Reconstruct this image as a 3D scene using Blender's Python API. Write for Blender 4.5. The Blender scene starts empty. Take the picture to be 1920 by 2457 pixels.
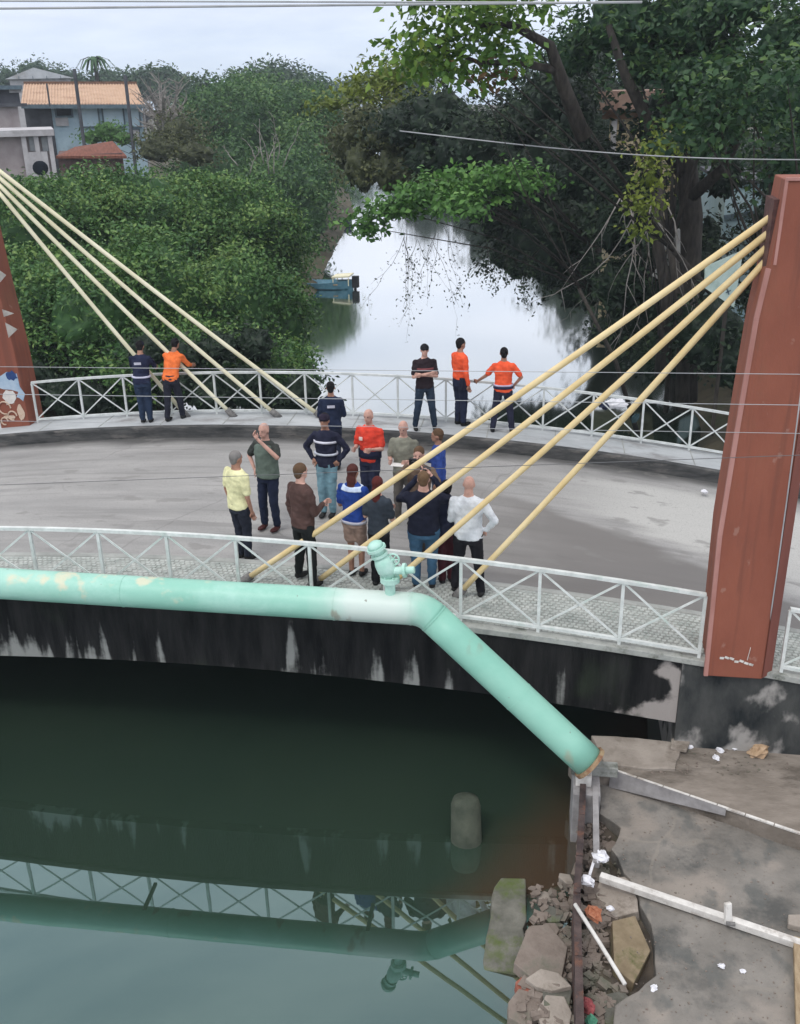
import bpy, math, random
import numpy as np
from mathutils import Vector, Matrix
random.seed(7)
RNG = np.random.default_rng(11)
C = bpy.context.scene.collection
SC = bpy.context.scene

# ------------------------------------------------------------------ camera, sky, sun, exposure
F, PIT, HC, ROLL, TH = 2400.0, .402, 6.28, -.0176, -.1481
CX, CY = 960.0, 1228.5
c_, s_ = math.cos(TH), math.sin(TH)
def to_bridge(X, Y, Z): return Vector((X*c_ + Y*s_, -X*s_ + Y*c_, Z))
fwd = to_bridge(0, math.cos(PIT), -math.sin(PIT))
rgt = to_bridge(1, 0, 0)
dwn = to_bridge(0, -math.sin(PIT), -math.cos(PIT))
cr, sr = math.cos(ROLL), math.sin(ROLL)
R_ = rgt*cr - dwn*sr
D_ = rgt*sr + dwn*cr
cam_d = bpy.data.cameras.new('camera')
cam = bpy.data.objects.new('camera', cam_d); C.objects.link(cam)
cam.matrix_world = Matrix((( R_.x, -D_.x, -fwd.x, 0), (R_.y, -D_.y, -fwd.y, 0), (R_.z, -D_.z, -fwd.z, HC), (0, 0, 0, 1)))
cam_d.sensor_fit = 'HORIZONTAL'; cam_d.sensor_width = 36; cam_d.lens = 36*F/1920
cam_d.clip_end = 4000; cam_d.clip_start = .05
SC.camera = cam

SUN_EL, SUN_AZ = math.radians(58), math.radians(205)
w = bpy.data.worlds.new('World'); SC.world = w; w.use_nodes = True
nt = w.node_tree; N = nt.nodes; L = nt.links
for n in list(N): N.remove(n)
out = N.new('ShaderNodeOutputWorld'); bg = N.new('ShaderNodeBackground'); bg.inputs[1].default_value = .1
L.new(bg.outputs[0], out.inputs[0])
sky = N.new('ShaderNodeTexSky'); sky.sky_type = 'NISHITA'; sky.sun_disc = False
sky.sun_elevation = SUN_EL; sky.sun_rotation = SUN_AZ
tc = N.new('ShaderNodeTexCoord'); sep = N.new('ShaderNodeSeparateXYZ'); L.new(tc.outputs['Generated'], sep.inputs[0])
ramp = N.new('ShaderNodeValToRGB'); L.new(sep.outputs[2], ramp.inputs[0])
e = ramp.color_ramp.elements
e[0].position = 0.0; e[0].color = (.60, .71, .84, 1)
e[1].position = 1.0; e[1].color = (1.15, 1.15, 1.15, 1)
for p, col in ((.04, (.66, .75, .87, 1)), (.10, (.78, .81, .90, 1)), (.3, (.90, .93, .98, 1))):
    q = e.new(p); q.color = col
mp = N.new('ShaderNodeMapping'); mp.inputs['Scale'].default_value = (2.2, 2.2, 11); L.new(tc.outputs['Generated'], mp.inputs[0])
cn = N.new('ShaderNodeTexNoise'); cn.inputs['Scale'].default_value = 1.6; cn.inputs['Detail'].default_value = 6; cn.inputs['Roughness'].default_value = .55
L.new(mp.outputs[0], cn.inputs['Vector'])
cr2 = N.new('ShaderNodeValToRGB'); L.new(cn.outputs[0], cr2.inputs[0])
cr2.color_ramp.elements[0].position = .32; cr2.color_ramp.elements[0].color = (.78, .82, .89, 1)
cr2.color_ramp.elements[1].position = .68; cr2.color_ramp.elements[1].color = (1.16, 1.13, 1.13, 1)
mul = N.new('ShaderNodeMixRGB'); mul.blend_type = 'MULTIPLY'; mul.inputs[0].default_value = 1
L.new(ramp.outputs[0], mul.inputs[1]); L.new(cr2.outputs[0], mul.inputs[2])
gain = N.new('ShaderNodeMixRGB'); gain.blend_type = 'MULTIPLY'; gain.inputs[0].default_value = 1; gain.inputs[2].default_value = (13.0, 12.9, 12.9, 1)
L.new(mul.outputs[0], gain.inputs[1])
mx = N.new('ShaderNodeMixRGB'); mx.inputs[0].default_value = .9
L.new(sky.outputs[0], mx.inputs[1]); L.new(gain.outputs[0], mx.inputs[2]); L.new(mx.outputs[0], bg.inputs[0])
sl = bpy.data.lights.new('sun', 'SUN'); sl.energy = 1.25; sl.angle = math.radians(16); sl.color = (1, .97, .92)
so = bpy.data.objects.new('sun', sl); C.objects.link(so)
sdir = Vector((math.sin(SUN_AZ)*math.cos(SUN_EL), math.cos(SUN_AZ)*math.cos(SUN_EL), math.sin(SUN_EL)))
so.rotation_euler = sdir.to_track_quat('Z', 'Y').to_euler()
SC.view_settings.view_transform = 'Standard'; SC.view_settings.look = 'None'
SC.view_settings.exposure = 0.0; SC.view_settings.gamma = 1; SC.view_settings.use_curve_mapping = False
SC.cycles.max_bounces = 6; SC.cycles.transparent_max_bounces = 4

# ------------------------------------------------------------------ measuring helpers (photo survey -> metres)
def ray(px, py):
    a = (px-CX)/F; b = (py-CY)/F
    u = a*cr + b*sr; v = -a*sr + b*cr
    Y = math.cos(PIT) - v*math.sin(PIT); Z = -(math.sin(PIT) + v*math.cos(PIT))
    return to_bridge(u, Y, Z)
def at_y(px, py, y):
    r = ray(px, py); k = y/r.y; return Vector((r.x*k, y, HC + r.z*k))
def at_z(px, py, z):
    r = ray(px, py); k = (z-HC)/r.z; return Vector((r.x*k, r.y*k, z))
def depth(p): return (Vector(p)-Vector((0, 0, HC))).dot(fwd)
WATER = -2.43
def zd(s):                      # height of the humped bridge deck along its length
    a = abs(s+4.9)
    if a < 9.5: return -.0092*a*a
    return max(-1.45, -.83 - .175*(a-9.5))

# ------------------------------------------------------------------ object helpers
def tag(o, label=None, cat=None, group=None, kind=None):
    if label: o['label'] = label
    if cat: o['category'] = cat
    if group: o['group'] = group
    if kind: o['kind'] = kind
    return o
def empty(name, loc, label, cat, group=None, rz=0):
    o = bpy.data.objects.new(name, None); C.objects.link(o); o.location = loc; o.rotation_euler = (0, 0, rz)
    o.empty_display_size = .2
    return tag(o, label, cat, group)
def link(name, me, m, parent=None, world=True):
    if m is not None:
        me.materials.clear()
        for q in (m if isinstance(m, (list, tuple)) else [m]): me.materials.append(q)
    o = bpy.data.objects.new(name, me); C.objects.link(o)
    if parent is not None:
        o.parent = parent
        if world:               # geometry was given in world coordinates
            o.matrix_parent_inverse = Matrix.Translation(-parent.location) if parent.parent is None else Matrix.Identity(4)
    return o
class MB:
    def __init__(s): s.v = []; s.f = []; s.m = []
    def add(s, vs, fs, mi=0):
        b = len(s.v); s.v += [tuple(v) for v in vs]; s.f += [tuple(b+i for i in f) for f in fs]; s.m += [mi]*len(fs); return s
    def box(s, lo, hi, mi=0):
        x0, y0, z0 = lo; x1, y1, z1 = hi
        return s.add([(x0,y0,z0),(x1,y0,z0),(x1,y1,z0),(x0,y1,z0),(x0,y0,z1),(x1,y0,z1),(x1,y1,z1),(x0,y1,z1)],
              [(0,3,2,1),(4,5,6,7),(0,1,5,4),(1,2,6,5),(2,3,7,6),(3,0,4,7)], mi)
    def bar(s, a, b, wd, ht, mi=0, up=Vector((0,0,1))):
        a = Vector(a); b = Vector(b); d = (b-a).normalized()
        if abs(d.dot(up)) > .99: up = Vector((0,1,0))
        x = d.cross(up).normalized()*wd/2; z = x.cross(d).normalized()*ht/2
        vs = [a-x-z, a+x-z, a+x+z, a-x+z, b-x-z, b+x-z, b+x+z, b-x+z]
        return s.add(vs, [(0,1,2,3),(7,6,5,4),(0,4,5,1),(1,5,6,2),(2,6,7,3),(3,7,4,0)], mi)
    def tube(s, pts, rad, n=10, mi=0, caps=True):
        pts = [Vector(p) for p in pts]
        if not isinstance(rad, (list, tuple)): rad = [rad]*len(pts)
        vs = []; pr = None
        for i, p in enumerate(pts):
            d = (pts[min(i+1, len(pts)-1)]-pts[max(i-1, 0)]).normalized()
            if pr is None:
                pr = d.cross(Vector((0,0,1)) if abs(d.z) < .9 else Vector((1,0,0))).normalized()
            pr = (pr-d*pr.dot(d)).normalized(); q = d.cross(pr)
            for k in range(n):
                a = 2*math.pi*k/n; vs.append(p+(pr*math.cos(a)+q*math.sin(a))*rad[i])
        fs = [(i*n+k, i*n+(k+1) % n, (i+1)*n+(k+1) % n, (i+1)*n+k) for i in range(len(pts)-1) for k in range(n)]
        if caps: fs += [tuple(range(n-1, -1, -1)), tuple((len(pts)-1)*n+k for k in range(n))]
        return s.add(vs, fs, mi)
    def loft(s, rings, n=14, mi=0):          # rings: (centre, ax vector, by vector)
        vs = []
        for c, ax, by in rings:
            c = Vector(c); ax = Vector(ax); by = Vector(by)
            for k in range(n):
                a = 2*math.pi*k/n; vs.append(c+ax*math.cos(a)+by*math.sin(a))
        m = len(rings)
        fs = [(i*n+k, i*n+(k+1) % n, (i+1)*n+(k+1) % n, (i+1)*n+k) for i in range(m-1) for k in range(n)]
        fs += [tuple(range(n-1, -1, -1)), tuple((m-1)*n+k for k in range(n))]
        return s.add(vs, fs, mi)
    def ball(s, c, r, n=12, m=8, mi=0):
        c = Vector(c); r = r if isinstance(r, (list, tuple)) else (r, r, r)
        vs = [c+Vector((0, 0, -r[2]))]
        for i in range(1, m):
            t = -math.pi/2+math.pi*i/m
            for k in range(n):
                a = 2*math.pi*k/n
                vs.append(c+Vector((r[0]*math.cos(t)*math.cos(a), r[1]*math.cos(t)*math.sin(a), r[2]*math.sin(t))))
        vs.append(c+Vector((0, 0, r[2]))); T = len(vs)-1
        fs = [(0, 1+(k+1) % n, 1+k) for k in range(n)]
        for i in range(m-2):
            fs += [(1+i*n+k, 1+i*n+(k+1) % n, 1+(i+1)*n+(k+1) % n, 1+(i+1)*n+k) for k in range(n)]
        fs += [(T, 1+(m-2)*n+k, 1+(m-2)*n+(k+1) % n) for k in range(n)]
        return s.add(vs, fs, mi)
    def prism(s, poly, z0, z1, mi=0, tilt=None):   # poly: xy list (ccw)
        n = len(poly); f = (lambda x, y: 0) if tilt is None else (lambda x, y: tilt[0]*(x-poly[0][0])+tilt[1]*(y-poly[0][1]))
        vs = [(x, y, z0+f(x, y)) for x, y in poly]+[(x, y, z1+f(x, y)) for x, y in poly]
        fs = [tuple(range(n-1, -1, -1)), tuple(range(n, 2*n))]+[(i, (i+1) % n, n+(i+1) % n, n+i) for i in range(n)]
        return s.add(vs, fs, mi)
    def mesh(s, name, smooth=False):
        me = bpy.data.meshes.new(name); me.from_pydata(s.v, [], s.f); me.update()
        if any(s.m): me.polygons.foreach_set('material_index', s.m)
        if smooth: me.polygons.foreach_set('use_smooth', [True]*len(s.f))
        return me
    def build(s, name, m, parent=None, smooth=False, bevel=0):
        o = link(name, s.mesh(name, smooth), m, parent)
        if bevel:
            b = o.modifiers.new('bevel', 'BEVEL'); b.width = bevel; b.segments = 2; b.limit_method = 'ANGLE'
        return o

# ------------------------------------------------------------------ materials
def mat(name, c1, c2=None, scale=4, rough=.85, bump=0, bscale=30, stretch=(1, 1, 1), lo=.35, hi=.65, detail=6, spec=.3, c3=None, s3=1.2, metallic=0):
    m = bpy.data.materials.new(name); m.use_nodes = True; t = m.node_tree; n = t.nodes; l = t.links
    b = n['Principled BSDF']; b.inputs['Roughness'].default_value = rough; b.inputs['Specular IOR Level'].default_value = spec
    b.inputs['Metallic'].default_value = metallic
    tc = n.new('ShaderNodeTexCoord'); mpn = n.new('ShaderNodeMapping'); mpn.inputs['Scale'].default_value = stretch
    l.new(tc.outputs['Object'], mpn.inputs[0])
    if c2 is None: c2 = tuple(min(1, c*1.18+.004) for c in c1); c1 = tuple(c*.85 for c in c1)
    no = n.new('ShaderNodeTexNoise'); no.inputs['Scale'].default_value = scale; no.inputs['Detail'].default_value = detail; no.inputs['Roughness'].default_value = .62
    l.new(mpn.outputs[0], no.inputs['Vector'])
    r = n.new('ShaderNodeValToRGB'); l.new(no.outputs[0], r.inputs[0])
    r.color_ramp.elements[0].position = lo; r.color_ramp.elements[0].color = (*c1, 1)
    r.color_ramp.elements[1].position = hi; r.color_ramp.elements[1].color = (*c2, 1)
    colour = r.outputs[0]
    if c3 is not None:
        n3 = n.new('ShaderNodeTexNoise'); n3.inputs['Scale'].default_value = s3; n3.inputs['Detail'].default_value = 8; n3.inputs['Roughness'].default_value = .68
        l.new(mpn.outputs[0], n3.inputs['Vector'])
        r3 = n.new('ShaderNodeValToRGB'); r3.color_ramp.elements[0].position = .52; r3.color_ramp.elements[1].position = .66
        r3.color_ramp.elements[0].color = (0, 0, 0, 1); r3.color_ramp.elements[1].color = (1, 1, 1, 1)
        l.new(n3.outputs[0], r3.inputs[0])
        mm = n.new('ShaderNodeMixRGB'); l.new(r3.outputs[0], mm.inputs[0]); l.new(colour, mm.inputs[1]); mm.inputs[2].default_value = (*c3, 1)
        colour = mm.outputs[0]
    l.new(colour, b.inputs['Base Color'])
    if bump:
        nb = n.new('ShaderNodeTexNoise'); nb.inputs['Scale'].default_value = bscale; nb.inputs['Detail'].default_value = 4
        l.new(mpn.outputs[0], nb.inputs['Vector'])
        bn = n.new('ShaderNodeBump'); bn.inputs['Strength'].default_value = bump; bn.inputs['Distance'].default_value = .02
        l.new(nb.outputs[0], bn.inputs['Height']); l.new(bn.outputs[0], b.inputs['Normal'])
    pass
    return m
def masked(m, axis_fn, colour, strength=1.0):
    """mix one more colour into m's base colour by a value built by axis_fn(nodes, links, position socket)"""
    t = m.node_tree; n = t.nodes; l = t.links; b = n['Principled BSDF']
    src = b.inputs['Base Color'].links[0].from_socket
    tc = n.new('ShaderNodeTexCoord')
    v = axis_fn(n, l, tc.outputs['Object'])
    mu = n.new('ShaderNodeMath'); mu.operation = 'MULTIPLY'; mu.use_clamp = True; mu.inputs[1].default_value = strength; l.new(v, mu.inputs[0])
    mm = n.new('ShaderNodeMixRGB'); l.new(mu.outputs[0], mm.inputs[0]); l.new(src, mm.inputs[1]); mm.inputs[2].default_value = (*colour, 1)
    l.new(mm.outputs[0], b.inputs['Base Color']); return m
def math_node(n, l, op, a, b=None, clamp=False):
    q = n.new('ShaderNodeMath'); q.operation = op; q.use_clamp = clamp
    for i, x in enumerate((a, b)):
        if x is None: continue
        if isinstance(x, (int, float)): q.inputs[i].default_value = x
        else: l.new(x, q.inputs[i])
    return q.outputs[0]
def noise_at(n, l, pos, scale, stretch=(1, 1, 1), detail=5):
    mpn = n.new('ShaderNodeMapping'); mpn.inputs['Scale'].default_value = stretch; l.new(pos, mpn.inputs[0])
    no = n.new('ShaderNodeTexNoise'); no.inputs['Scale'].default_value = scale; no.inputs['Detail'].default_value = detail
    l.new(mpn.outputs[0], no.inputs['Vector']); return no.outputs[0]
def smooth01(n, l, v, lo, hi):
    q = n.new('ShaderNodeMapRange'); q.interpolation_type = 'SMOOTHSTEP'; q.clamp = True
    q.inputs[1].default_value = lo; q.inputs[2].default_value = hi; l.new(v, q.inputs[0]); return q.outputs[0]

# road: pale worn concrete with dark tyre streaks, a damp brown stretch and a pale patch
ROAD = mat('road_concrete', (.262, .258, .25), (.345, .338, .326), scale=1.3, stretch=(.35, 1.4, 1), rough=.75, bump=.25, bscale=60, spec=.35)
def streaks(n, l, p): return smooth01(n, l, noise_at(n, l, p, 3.2, (.07, 1.5, 1)), .52, .70)
masked(ROAD, streaks, (.17, .166, .16), .5)
def damp(n, l, p):
    sp = n.new('ShaderNodeSeparateXYZ'); l.new(p, sp.inputs[0])
    v = math_node(n, l, 'ADD', sp.outputs[1], math_node(n, l, 'MULTIPLY', sp.outputs[0], .62))     # y + .62x
    v = math_node(n, l, 'ADD', v, math_node(n, l, 'MULTIPLY', noise_at(n, l, p, .8, (.6, 1.6, 1)), 1.3))
    a = smooth01(n, l, math_node(n, l, 'MULTIPLY', v, -1), -17.15, -16.75)
    b = smooth01(n, l, math_node(n, l, 'ADD', sp.outputs[0], math_node(n, l, 'MULTIPLY', noise_at(n, l, p, .9), 2.5)), -1.6, 2.2)
    return math_node(n, l, 'MULTIPLY', a, b)
masked(ROAD, damp, (.150, .140, .132), .85)
def gutter(n, l, p):
    sp = n.new('ShaderNodeSeparateXYZ'); l.new(p, sp.inputs[0])
    v = math_node(n, l, 'ADD', sp.outputs[1], math_node(n, l, 'MULTIPLY', noise_at(n, l, p, 1.5, (.5, 1, 1)), .7))
    return smooth01(n, l, v, 18.45, 18.95)
masked(ROAD, gutter, (.06, .06, .058), .85)
def palepatch(n, l, p):
    sp = n.new('ShaderNodeSeparateXYZ'); l.new(p, sp.inputs[0])
    v = math_node(n, l, 'ADD', sp.outputs[1], math_node(n, l, 'MULTIPLY', sp.outputs[0], .62))
    v = math_node(n, l, 'ADD', v, math_node(n, l, 'MULTIPLY', noise_at(n, l, p, 1.1, (.4, 2.2, 1)), 2.0))
    a = smooth01(n, l, v, 17.5, 18.2); b = smooth01(n, l, sp.outputs[0], -.6, 2.2)
    c = smooth01(n, l, math_node(n, l, 'MULTIPLY', sp.outputs[1], -1), -18.1, -17.6)
    return math_node(n, l, 'MULTIPLY', math_node(n, l, 'MULTIPLY', a, b), c)
masked(ROAD, palepatch, (.48, .475, .45), .8)
def cracks(scale, w):
    def f(n, l, p):
        mpn = n.new('ShaderNodeMapping'); l.new(p, mpn.inputs[0])
        no = n.new('ShaderNodeTexNoise'); no.inputs['Scale'].default_value = 1.5; l.new(mpn.outputs[0], no.inputs['Vector'])
        mi = n.new('ShaderNodeMixRGB'); mi.inputs[0].default_value = .25; l.new(mpn.outputs[0], mi.inputs[1]); l.new(no.outputs['Color'], mi.inputs[2])
        vo = n.new('ShaderNodeTexVoronoi'); vo.feature = 'DISTANCE_TO_EDGE'; vo.inputs['Scale'].default_value = scale; l.new(mi.outputs[0], vo.inputs['Vector'])
        a = smooth01(n, l, math_node(n, l, 'MULTIPLY', vo.outputs['Distance'], -1), -w, -w*.3)
        return math_node(n, l, 'MULTIPLY', a, smooth01(n, l, noise_at(n, l, p, .9), .42, .6))
    return f
masked(ROAD, cracks(.35, .006), (.14, .135, .13), .35)
masked(ROAD, lambda n, l, p: smooth01(n, l, noise_at(n, l, p, 45, (1, 1, 1), 3), .52, .70), (.17, .165, .16), .45)
masked(ROAD, lambda n, l, p: smooth01(n, l, noise_at(n, l, p, 2.2, (.8, 1.6, 1), 9), .60, .68), (.20, .195, .185), .6)
WALKN = mat('near_pavement_mortar', (.24, .25, .235), (.36, .37, .35), scale=3, bump=.4)
SETT = mat('sett_stone', (.26, .29, .27), (.50, .52, .49), scale=5, bump=.3, bscale=80, lo=.3, hi=.7)
WALKF = mat('far_pavement_concrete', (.34, .36, .37), (.46, .48, .49), scale=1.6, stretch=(.5, 1, 1), bump=.3, c3=(.25, .25, .25), s3=1.5)
KERB = mat('kerb_stone', (.035, .037, .038), (.10, .10, .098), scale=3, stretch=(.6, 1, 3), bump=.4, c3=(.16, .15, .14), s3=2.5)
# beam: black mildewed concrete with pale drip shaped bare patches
BEAM = mat('mildewed_concrete', (.005, .0055, .006), (.022, .022, .022), scale=2.0, stretch=(3, 1, .45), bump=.5, bscale=25, rough=.95, spec=.15)
def drips(n, l, p):
    sp = n.new('ShaderNodeSeparateXYZ'); l.new(p, sp.inputs[0])
    a = noise_at(n, l, p, 1.0, (3.3, 1, .40), 4)
    b = math_node(n, l, 'MULTIPLY', math_node(n, l, 'ADD', noise_at(n, l, p, 11, (1, 1, .12), 6), math_node(n, l, 'MULTIPLY', noise_at(n, l, p, 14, (1, 1, 1), 4), .35)), .24)
    # patches grow towards the lower edge of the beam, which follows the hump
    xx = math_node(n, l, 'ADD', sp.outputs[0], 4.9); xx = math_node(n, l, 'MULTIPLY', math_node(n, l, 'MULTIPLY', xx, xx), .0092)
    dz = math_node(n, l, 'MULTIPLY', math_node(n, l, 'ADD', sp.outputs[2], xx), -.20)
    dz = math_node(n, l, 'ADD', dz, math_node(n, l, 'MULTIPLY', math_node(n, l, 'SUBTRACT', noise_at(n, l, p, .45, (1, 1, 1), 2), .5), .5))
    v = math_node(n, l, 'ADD', math_node(n, l, 'ADD', a, b), dz)
    return smooth01(n, l, v, .915, 1.03)
masked(BEAM, drips, (.28, .285, .27), .9)
def endpatch(n, l, p):
    sp = n.new('ShaderNodeSeparateXYZ'); l.new(p, sp.inputs[0])
    v = math_node(n, l, 'ADD', sp.outputs[0], math_node(n, l, 'MULTIPLY', sp.outputs[2], -.9))
    v = math_node(n, l, 'ADD', v, math_node(n, l, 'MULTIPLY', noise_at(n, l, p, 2.2, (1, 1, 1), 7), 2.6))
    return smooth01(n, l, v, 3.72, 4.0)
masked(BEAM, endpatch, (.36, .33, .31), .9)
def greenpatch(n, l, p): return smooth01(n, l, noise_at(n, l, p, .8, (1.2, 1, .7), 6), .58, .72)
masked(BEAM, greenpatch, (.03, .042, .026), .6)
ABUT = mat('stained_wall_concrete', (.018, .022, .024), (.075, .077, .074), scale=1.4, stretch=(1.6, 1, .7), bump=.5, bscale=18, rough=.95, spec=.15)
def bare(n, l, p):
    v = noise_at(n, l, p, 1.25, (1.1, 1, .7), 7)
    sp = n.new('ShaderNodeSeparateXYZ'); l.new(p, sp.inputs[0])
    v = math_node(n, l, 'ADD', v, math_node(n, l, 'MULTIPLY', math_node(n, l, 'ADD', sp.outputs[2], 1.1), -.16))
    return smooth01(n, l, v, .51, .58)
masked(ABUT, bare, (.36, .345, .325), .9)
EDGE = mat('pavement_edge', (.27, .28, .265), (.42, .43, .40), scale=6, bump=.4, c3=(.12, .13, .11), s3=3)
def dark_edge(n, l, p):
    sp = n.new('ShaderNodeSeparateXYZ'); l.new(p, sp.inputs[0])
    v = math_node(n, l, 'ADD', math_node(n, l, 'MULTIPLY', sp.outputs[0], -1), math_node(n, l, 'MULTIPLY', noise_at(n, l, p, 2.0), .8))
    return smooth01(n, l, v, 1.2, 1.7)
masked(EDGE, dark_edge, (.02, .022, .02), .95)  # edge strip goes almost black along its left part
RAILM = mat('white_rail_paint', (.52, .55, .53), (.68, .71, .69), scale=7, rough=.5, c3=(.46, .55, .50), s3=2.2)
RAILF = mat('grey_white_rail_paint', (.50, .53, .52), (.68, .71, .70), scale=6, rough=.5)
CABLEY = mat('cream_cable_paint', (.66, .50, .24), (.76, .62, .36), scale=2, rough=.5, bump=.1)
CABLEF = mat('pale_cable_paint', (.62, .58, .40), (.74, .71, .54), scale=1.2, rough=.5, bump=.1)
CUP = mat('anchor_steel', (.10, .10, .10), (.22, .21, .2), scale=12)
PYL = mat('brick_red_paint', (.205, .064, .040), (.265, .088, .054), scale=.9, stretch=(1.2, 1.2, .6), rough=.7, bump=.12, bscale=30, c3=(.21, .082, .048), s3=.8)
masked(PYL, lambda n, l, p: smooth01(n, l, noise_at(n, l, p, 3, (3, 3, .16), 6), .52, .68), (.15, .055, .038), .55)
masked(PYL, lambda n, l, p: smooth01(n, l, noise_at(n, l, p, 5, (1, 1, .8), 9), .66, .71), (.34, .20, .16), .5)
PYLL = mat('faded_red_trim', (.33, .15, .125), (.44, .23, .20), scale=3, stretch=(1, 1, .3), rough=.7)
PYLD = mat('shaded_red_side', (.155, .052, .040), (.20, .068, .05), scale=3, stretch=(1, 1, .3), rough=.8)  # right-hand face: its shade is put into a darker red
PIPE = mat('mint_pipe_paint', (.22, .485, .385), (.31, .575, .47), scale=.8, stretch=(.7, 1, 1), rough=.45, spec=.4, bump=.05, c3=(.38, .63, .54), s3=.55)
def pale_area(n, l, p):
    sp = n.new('ShaderNodeSeparateXYZ'); l.new(p, sp.inputs[0])
    v = math_node(n, l, 'ABSOLUTE', math_node(n, l, 'ADD', sp.outputs[0], 1.95))
    v = math_node(n, l, 'ADD', v, math_node(n, l, 'MULTIPLY', noise_at(n, l, p, 2.5), .8))
    return math_node(n, l, 'SUBTRACT', 1, smooth01(n, l, v, .55, 1.25))
masked(PIPE, pale_area, (.60, .66, .62), .85)
def rusty(n, l, p):
    v = noise_at(n, l, p, 1.5, (1, 1, .8), 9)
    return smooth01(n, l, v, .67, .74)
masked(PIPE, rusty, (.38, .30, .20), .5)
def lichens(n, l, p):
    sp = n.new('ShaderNodeSeparateXYZ'); l.new(p, sp.inputs[0])
    v = noise_at(n, l, p, 3.4, (1, 1, 1), 8)
    v = math_node(n, l, 'ADD', v, math_node(n, l, 'MULTIPLY', math_node(n, l, 'SUBTRACT', sp.outputs[2], .5), .35))
    b = math_node(n, l, 'SUBTRACT', 1, smooth01(n, l, sp.outputs[0], -5.0, -3.4))
    return math_node(n, l, 'MULTIPLY', smooth01(n, l, v, .54, .66), b)
masked(PIPE, lichens, (.62, .58, .42), .8)
def underrust(n, l, p):
    sp = n.new('ShaderNodeSeparateXYZ'); l.new(p, sp.inputs[0])
    v = math_node(n, l, 'ADD', noise_at(n, l, p, 2.2, (1.6, 1, .8), 8), math_node(n, l, 'MULTIPLY', math_node(n, l, 'SUBTRACT', .30, sp.outputs[2]), .35))
    return math_node(n, l, 'MULTIPLY', smooth01(n, l, v, .64, .72), smooth01(n, l, sp.outputs[2], -.1, .1))
masked(PIPE, underrust, (.26, .20, .14), .6)
def specks(n, l, p): return smooth01(n, l, noise_at(n, l, p, 11, (1, 1, 1), 2), .74, .78)
masked(PIPE, specks, (.16, .16, .12), .7)
MINT = mat('mint_valve_paint', (.34, .60, .50), (.50, .72, .64), scale=6, rough=.5, bump=.1)
SLAB = mat('slab_concrete', (.15, .14, .125), (.235, .218, .195), scale=1.6, bump=.5, bscale=22, c3=(.085, .085, .08), s3=1.1, rough=.9)
masked(SLAB, cracks(.6, .012), (.28, .25, .21), .4)
masked(SLAB, lambda n, l, p: smooth01(n, l, noise_at(n, l, p, 1.3, (1, 1, 1), 8), .52, .66), (.29, .255, .22), .75)
masked(SLAB, lambda n, l, p: smooth01(n, l, noise_at(n, l, p, 2.6, (1.3, .8, 1), 9), .55, .66), (.10, .105, .10), .6)
masked(SLAB, lambda n, l, p: smooth01(n, l, noise_at(n, l, p, 30, (1, 1, 1), 2), .66, .74), (.07, .07, .065), .6)
RUBBLE = mat('rubble_concrete', (.17, .138, .115), (.25, .208, .178), scale=4, bump=.6, bscale=20, c3=(.12, .12, .09), s3=2)
MOSSY = mat('mossy_concrete', (.085, .085, .07), (.17, .165, .14), scale=4, bump=.9, bscale=16, c3=(.085, .11, .035), s3=2.2)
PILE = mat('submerged_pile_concrete', (.038, .048, .034), (.08, .09, .066), scale=3, bump=.4)
MUD = mat('bank_mud', (.055, .045, .036), (.13, .105, .08), scale=3, bump=.9, bscale=14, c3=(.06, .065, .035), s3=1.0)
GROUND = mat('earth_ground', (.045, .042, .026), (.10, .085, .055), scale=1.2, bump=.8, bscale=5, c3=(.03, .045, .015), s3=.5)
RUST = mat('rusted_sheet_steel', (.035, .026, .026), (.095, .068, .062), scale=5, stretch=(1, 1, 1), bump=.5, c3=(.15, .07, .045), s3=4)
WHITEP = mat('white_paint', (.52, .50, .47), (.72, .70, .66), scale=6, rough=.7, c3=(.34, .30, .26), s3=4)
SIDEGREY = mat('side_grey', (.22, .21, .21), (.33, .32, .32), scale=6)
BARK = mat('bark', (.018, .016, .014), (.055, .048, .040), scale=6, stretch=(2, 2, .5), bump=.8, bscale=12)
TWIG = mat('pale_twig_bark', (.17, .155, .14), (.32, .30, .28), scale=6)
WIRE = mat('wire_grey', (.32, .33, .34), (.42, .43, .44), scale=2, rough=.5)
WIRED = mat('wire_dark', (.10, .10, .105), (.15, .15, .155), scale=2, rough=.6)

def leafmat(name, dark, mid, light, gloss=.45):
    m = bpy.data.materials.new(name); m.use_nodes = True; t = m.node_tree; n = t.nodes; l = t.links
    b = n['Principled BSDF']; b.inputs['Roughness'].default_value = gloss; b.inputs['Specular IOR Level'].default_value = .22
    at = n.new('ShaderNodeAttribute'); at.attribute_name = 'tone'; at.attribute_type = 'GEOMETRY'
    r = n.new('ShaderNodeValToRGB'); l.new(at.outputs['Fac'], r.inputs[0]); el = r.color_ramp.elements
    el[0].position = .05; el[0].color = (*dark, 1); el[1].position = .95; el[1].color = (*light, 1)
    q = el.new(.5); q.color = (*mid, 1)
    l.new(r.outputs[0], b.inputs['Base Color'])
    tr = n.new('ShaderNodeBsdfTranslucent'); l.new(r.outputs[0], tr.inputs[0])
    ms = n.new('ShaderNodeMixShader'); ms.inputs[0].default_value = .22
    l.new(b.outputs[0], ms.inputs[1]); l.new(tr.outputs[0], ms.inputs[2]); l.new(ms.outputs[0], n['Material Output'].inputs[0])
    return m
LF_MANG = leafmat('mangrove_leaf', (.040, .105, .036), (.092, .195, .056), (.23, .34, .10))
LF_MID = leafmat('muted_leaf', (.038, .094, .038), (.082, .17, .056), (.17, .27, .085))
LF_DARK = leafmat('dark_leaf', (.012, .024, .015), (.024, .046, .025), (.060, .095, .040))
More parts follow.
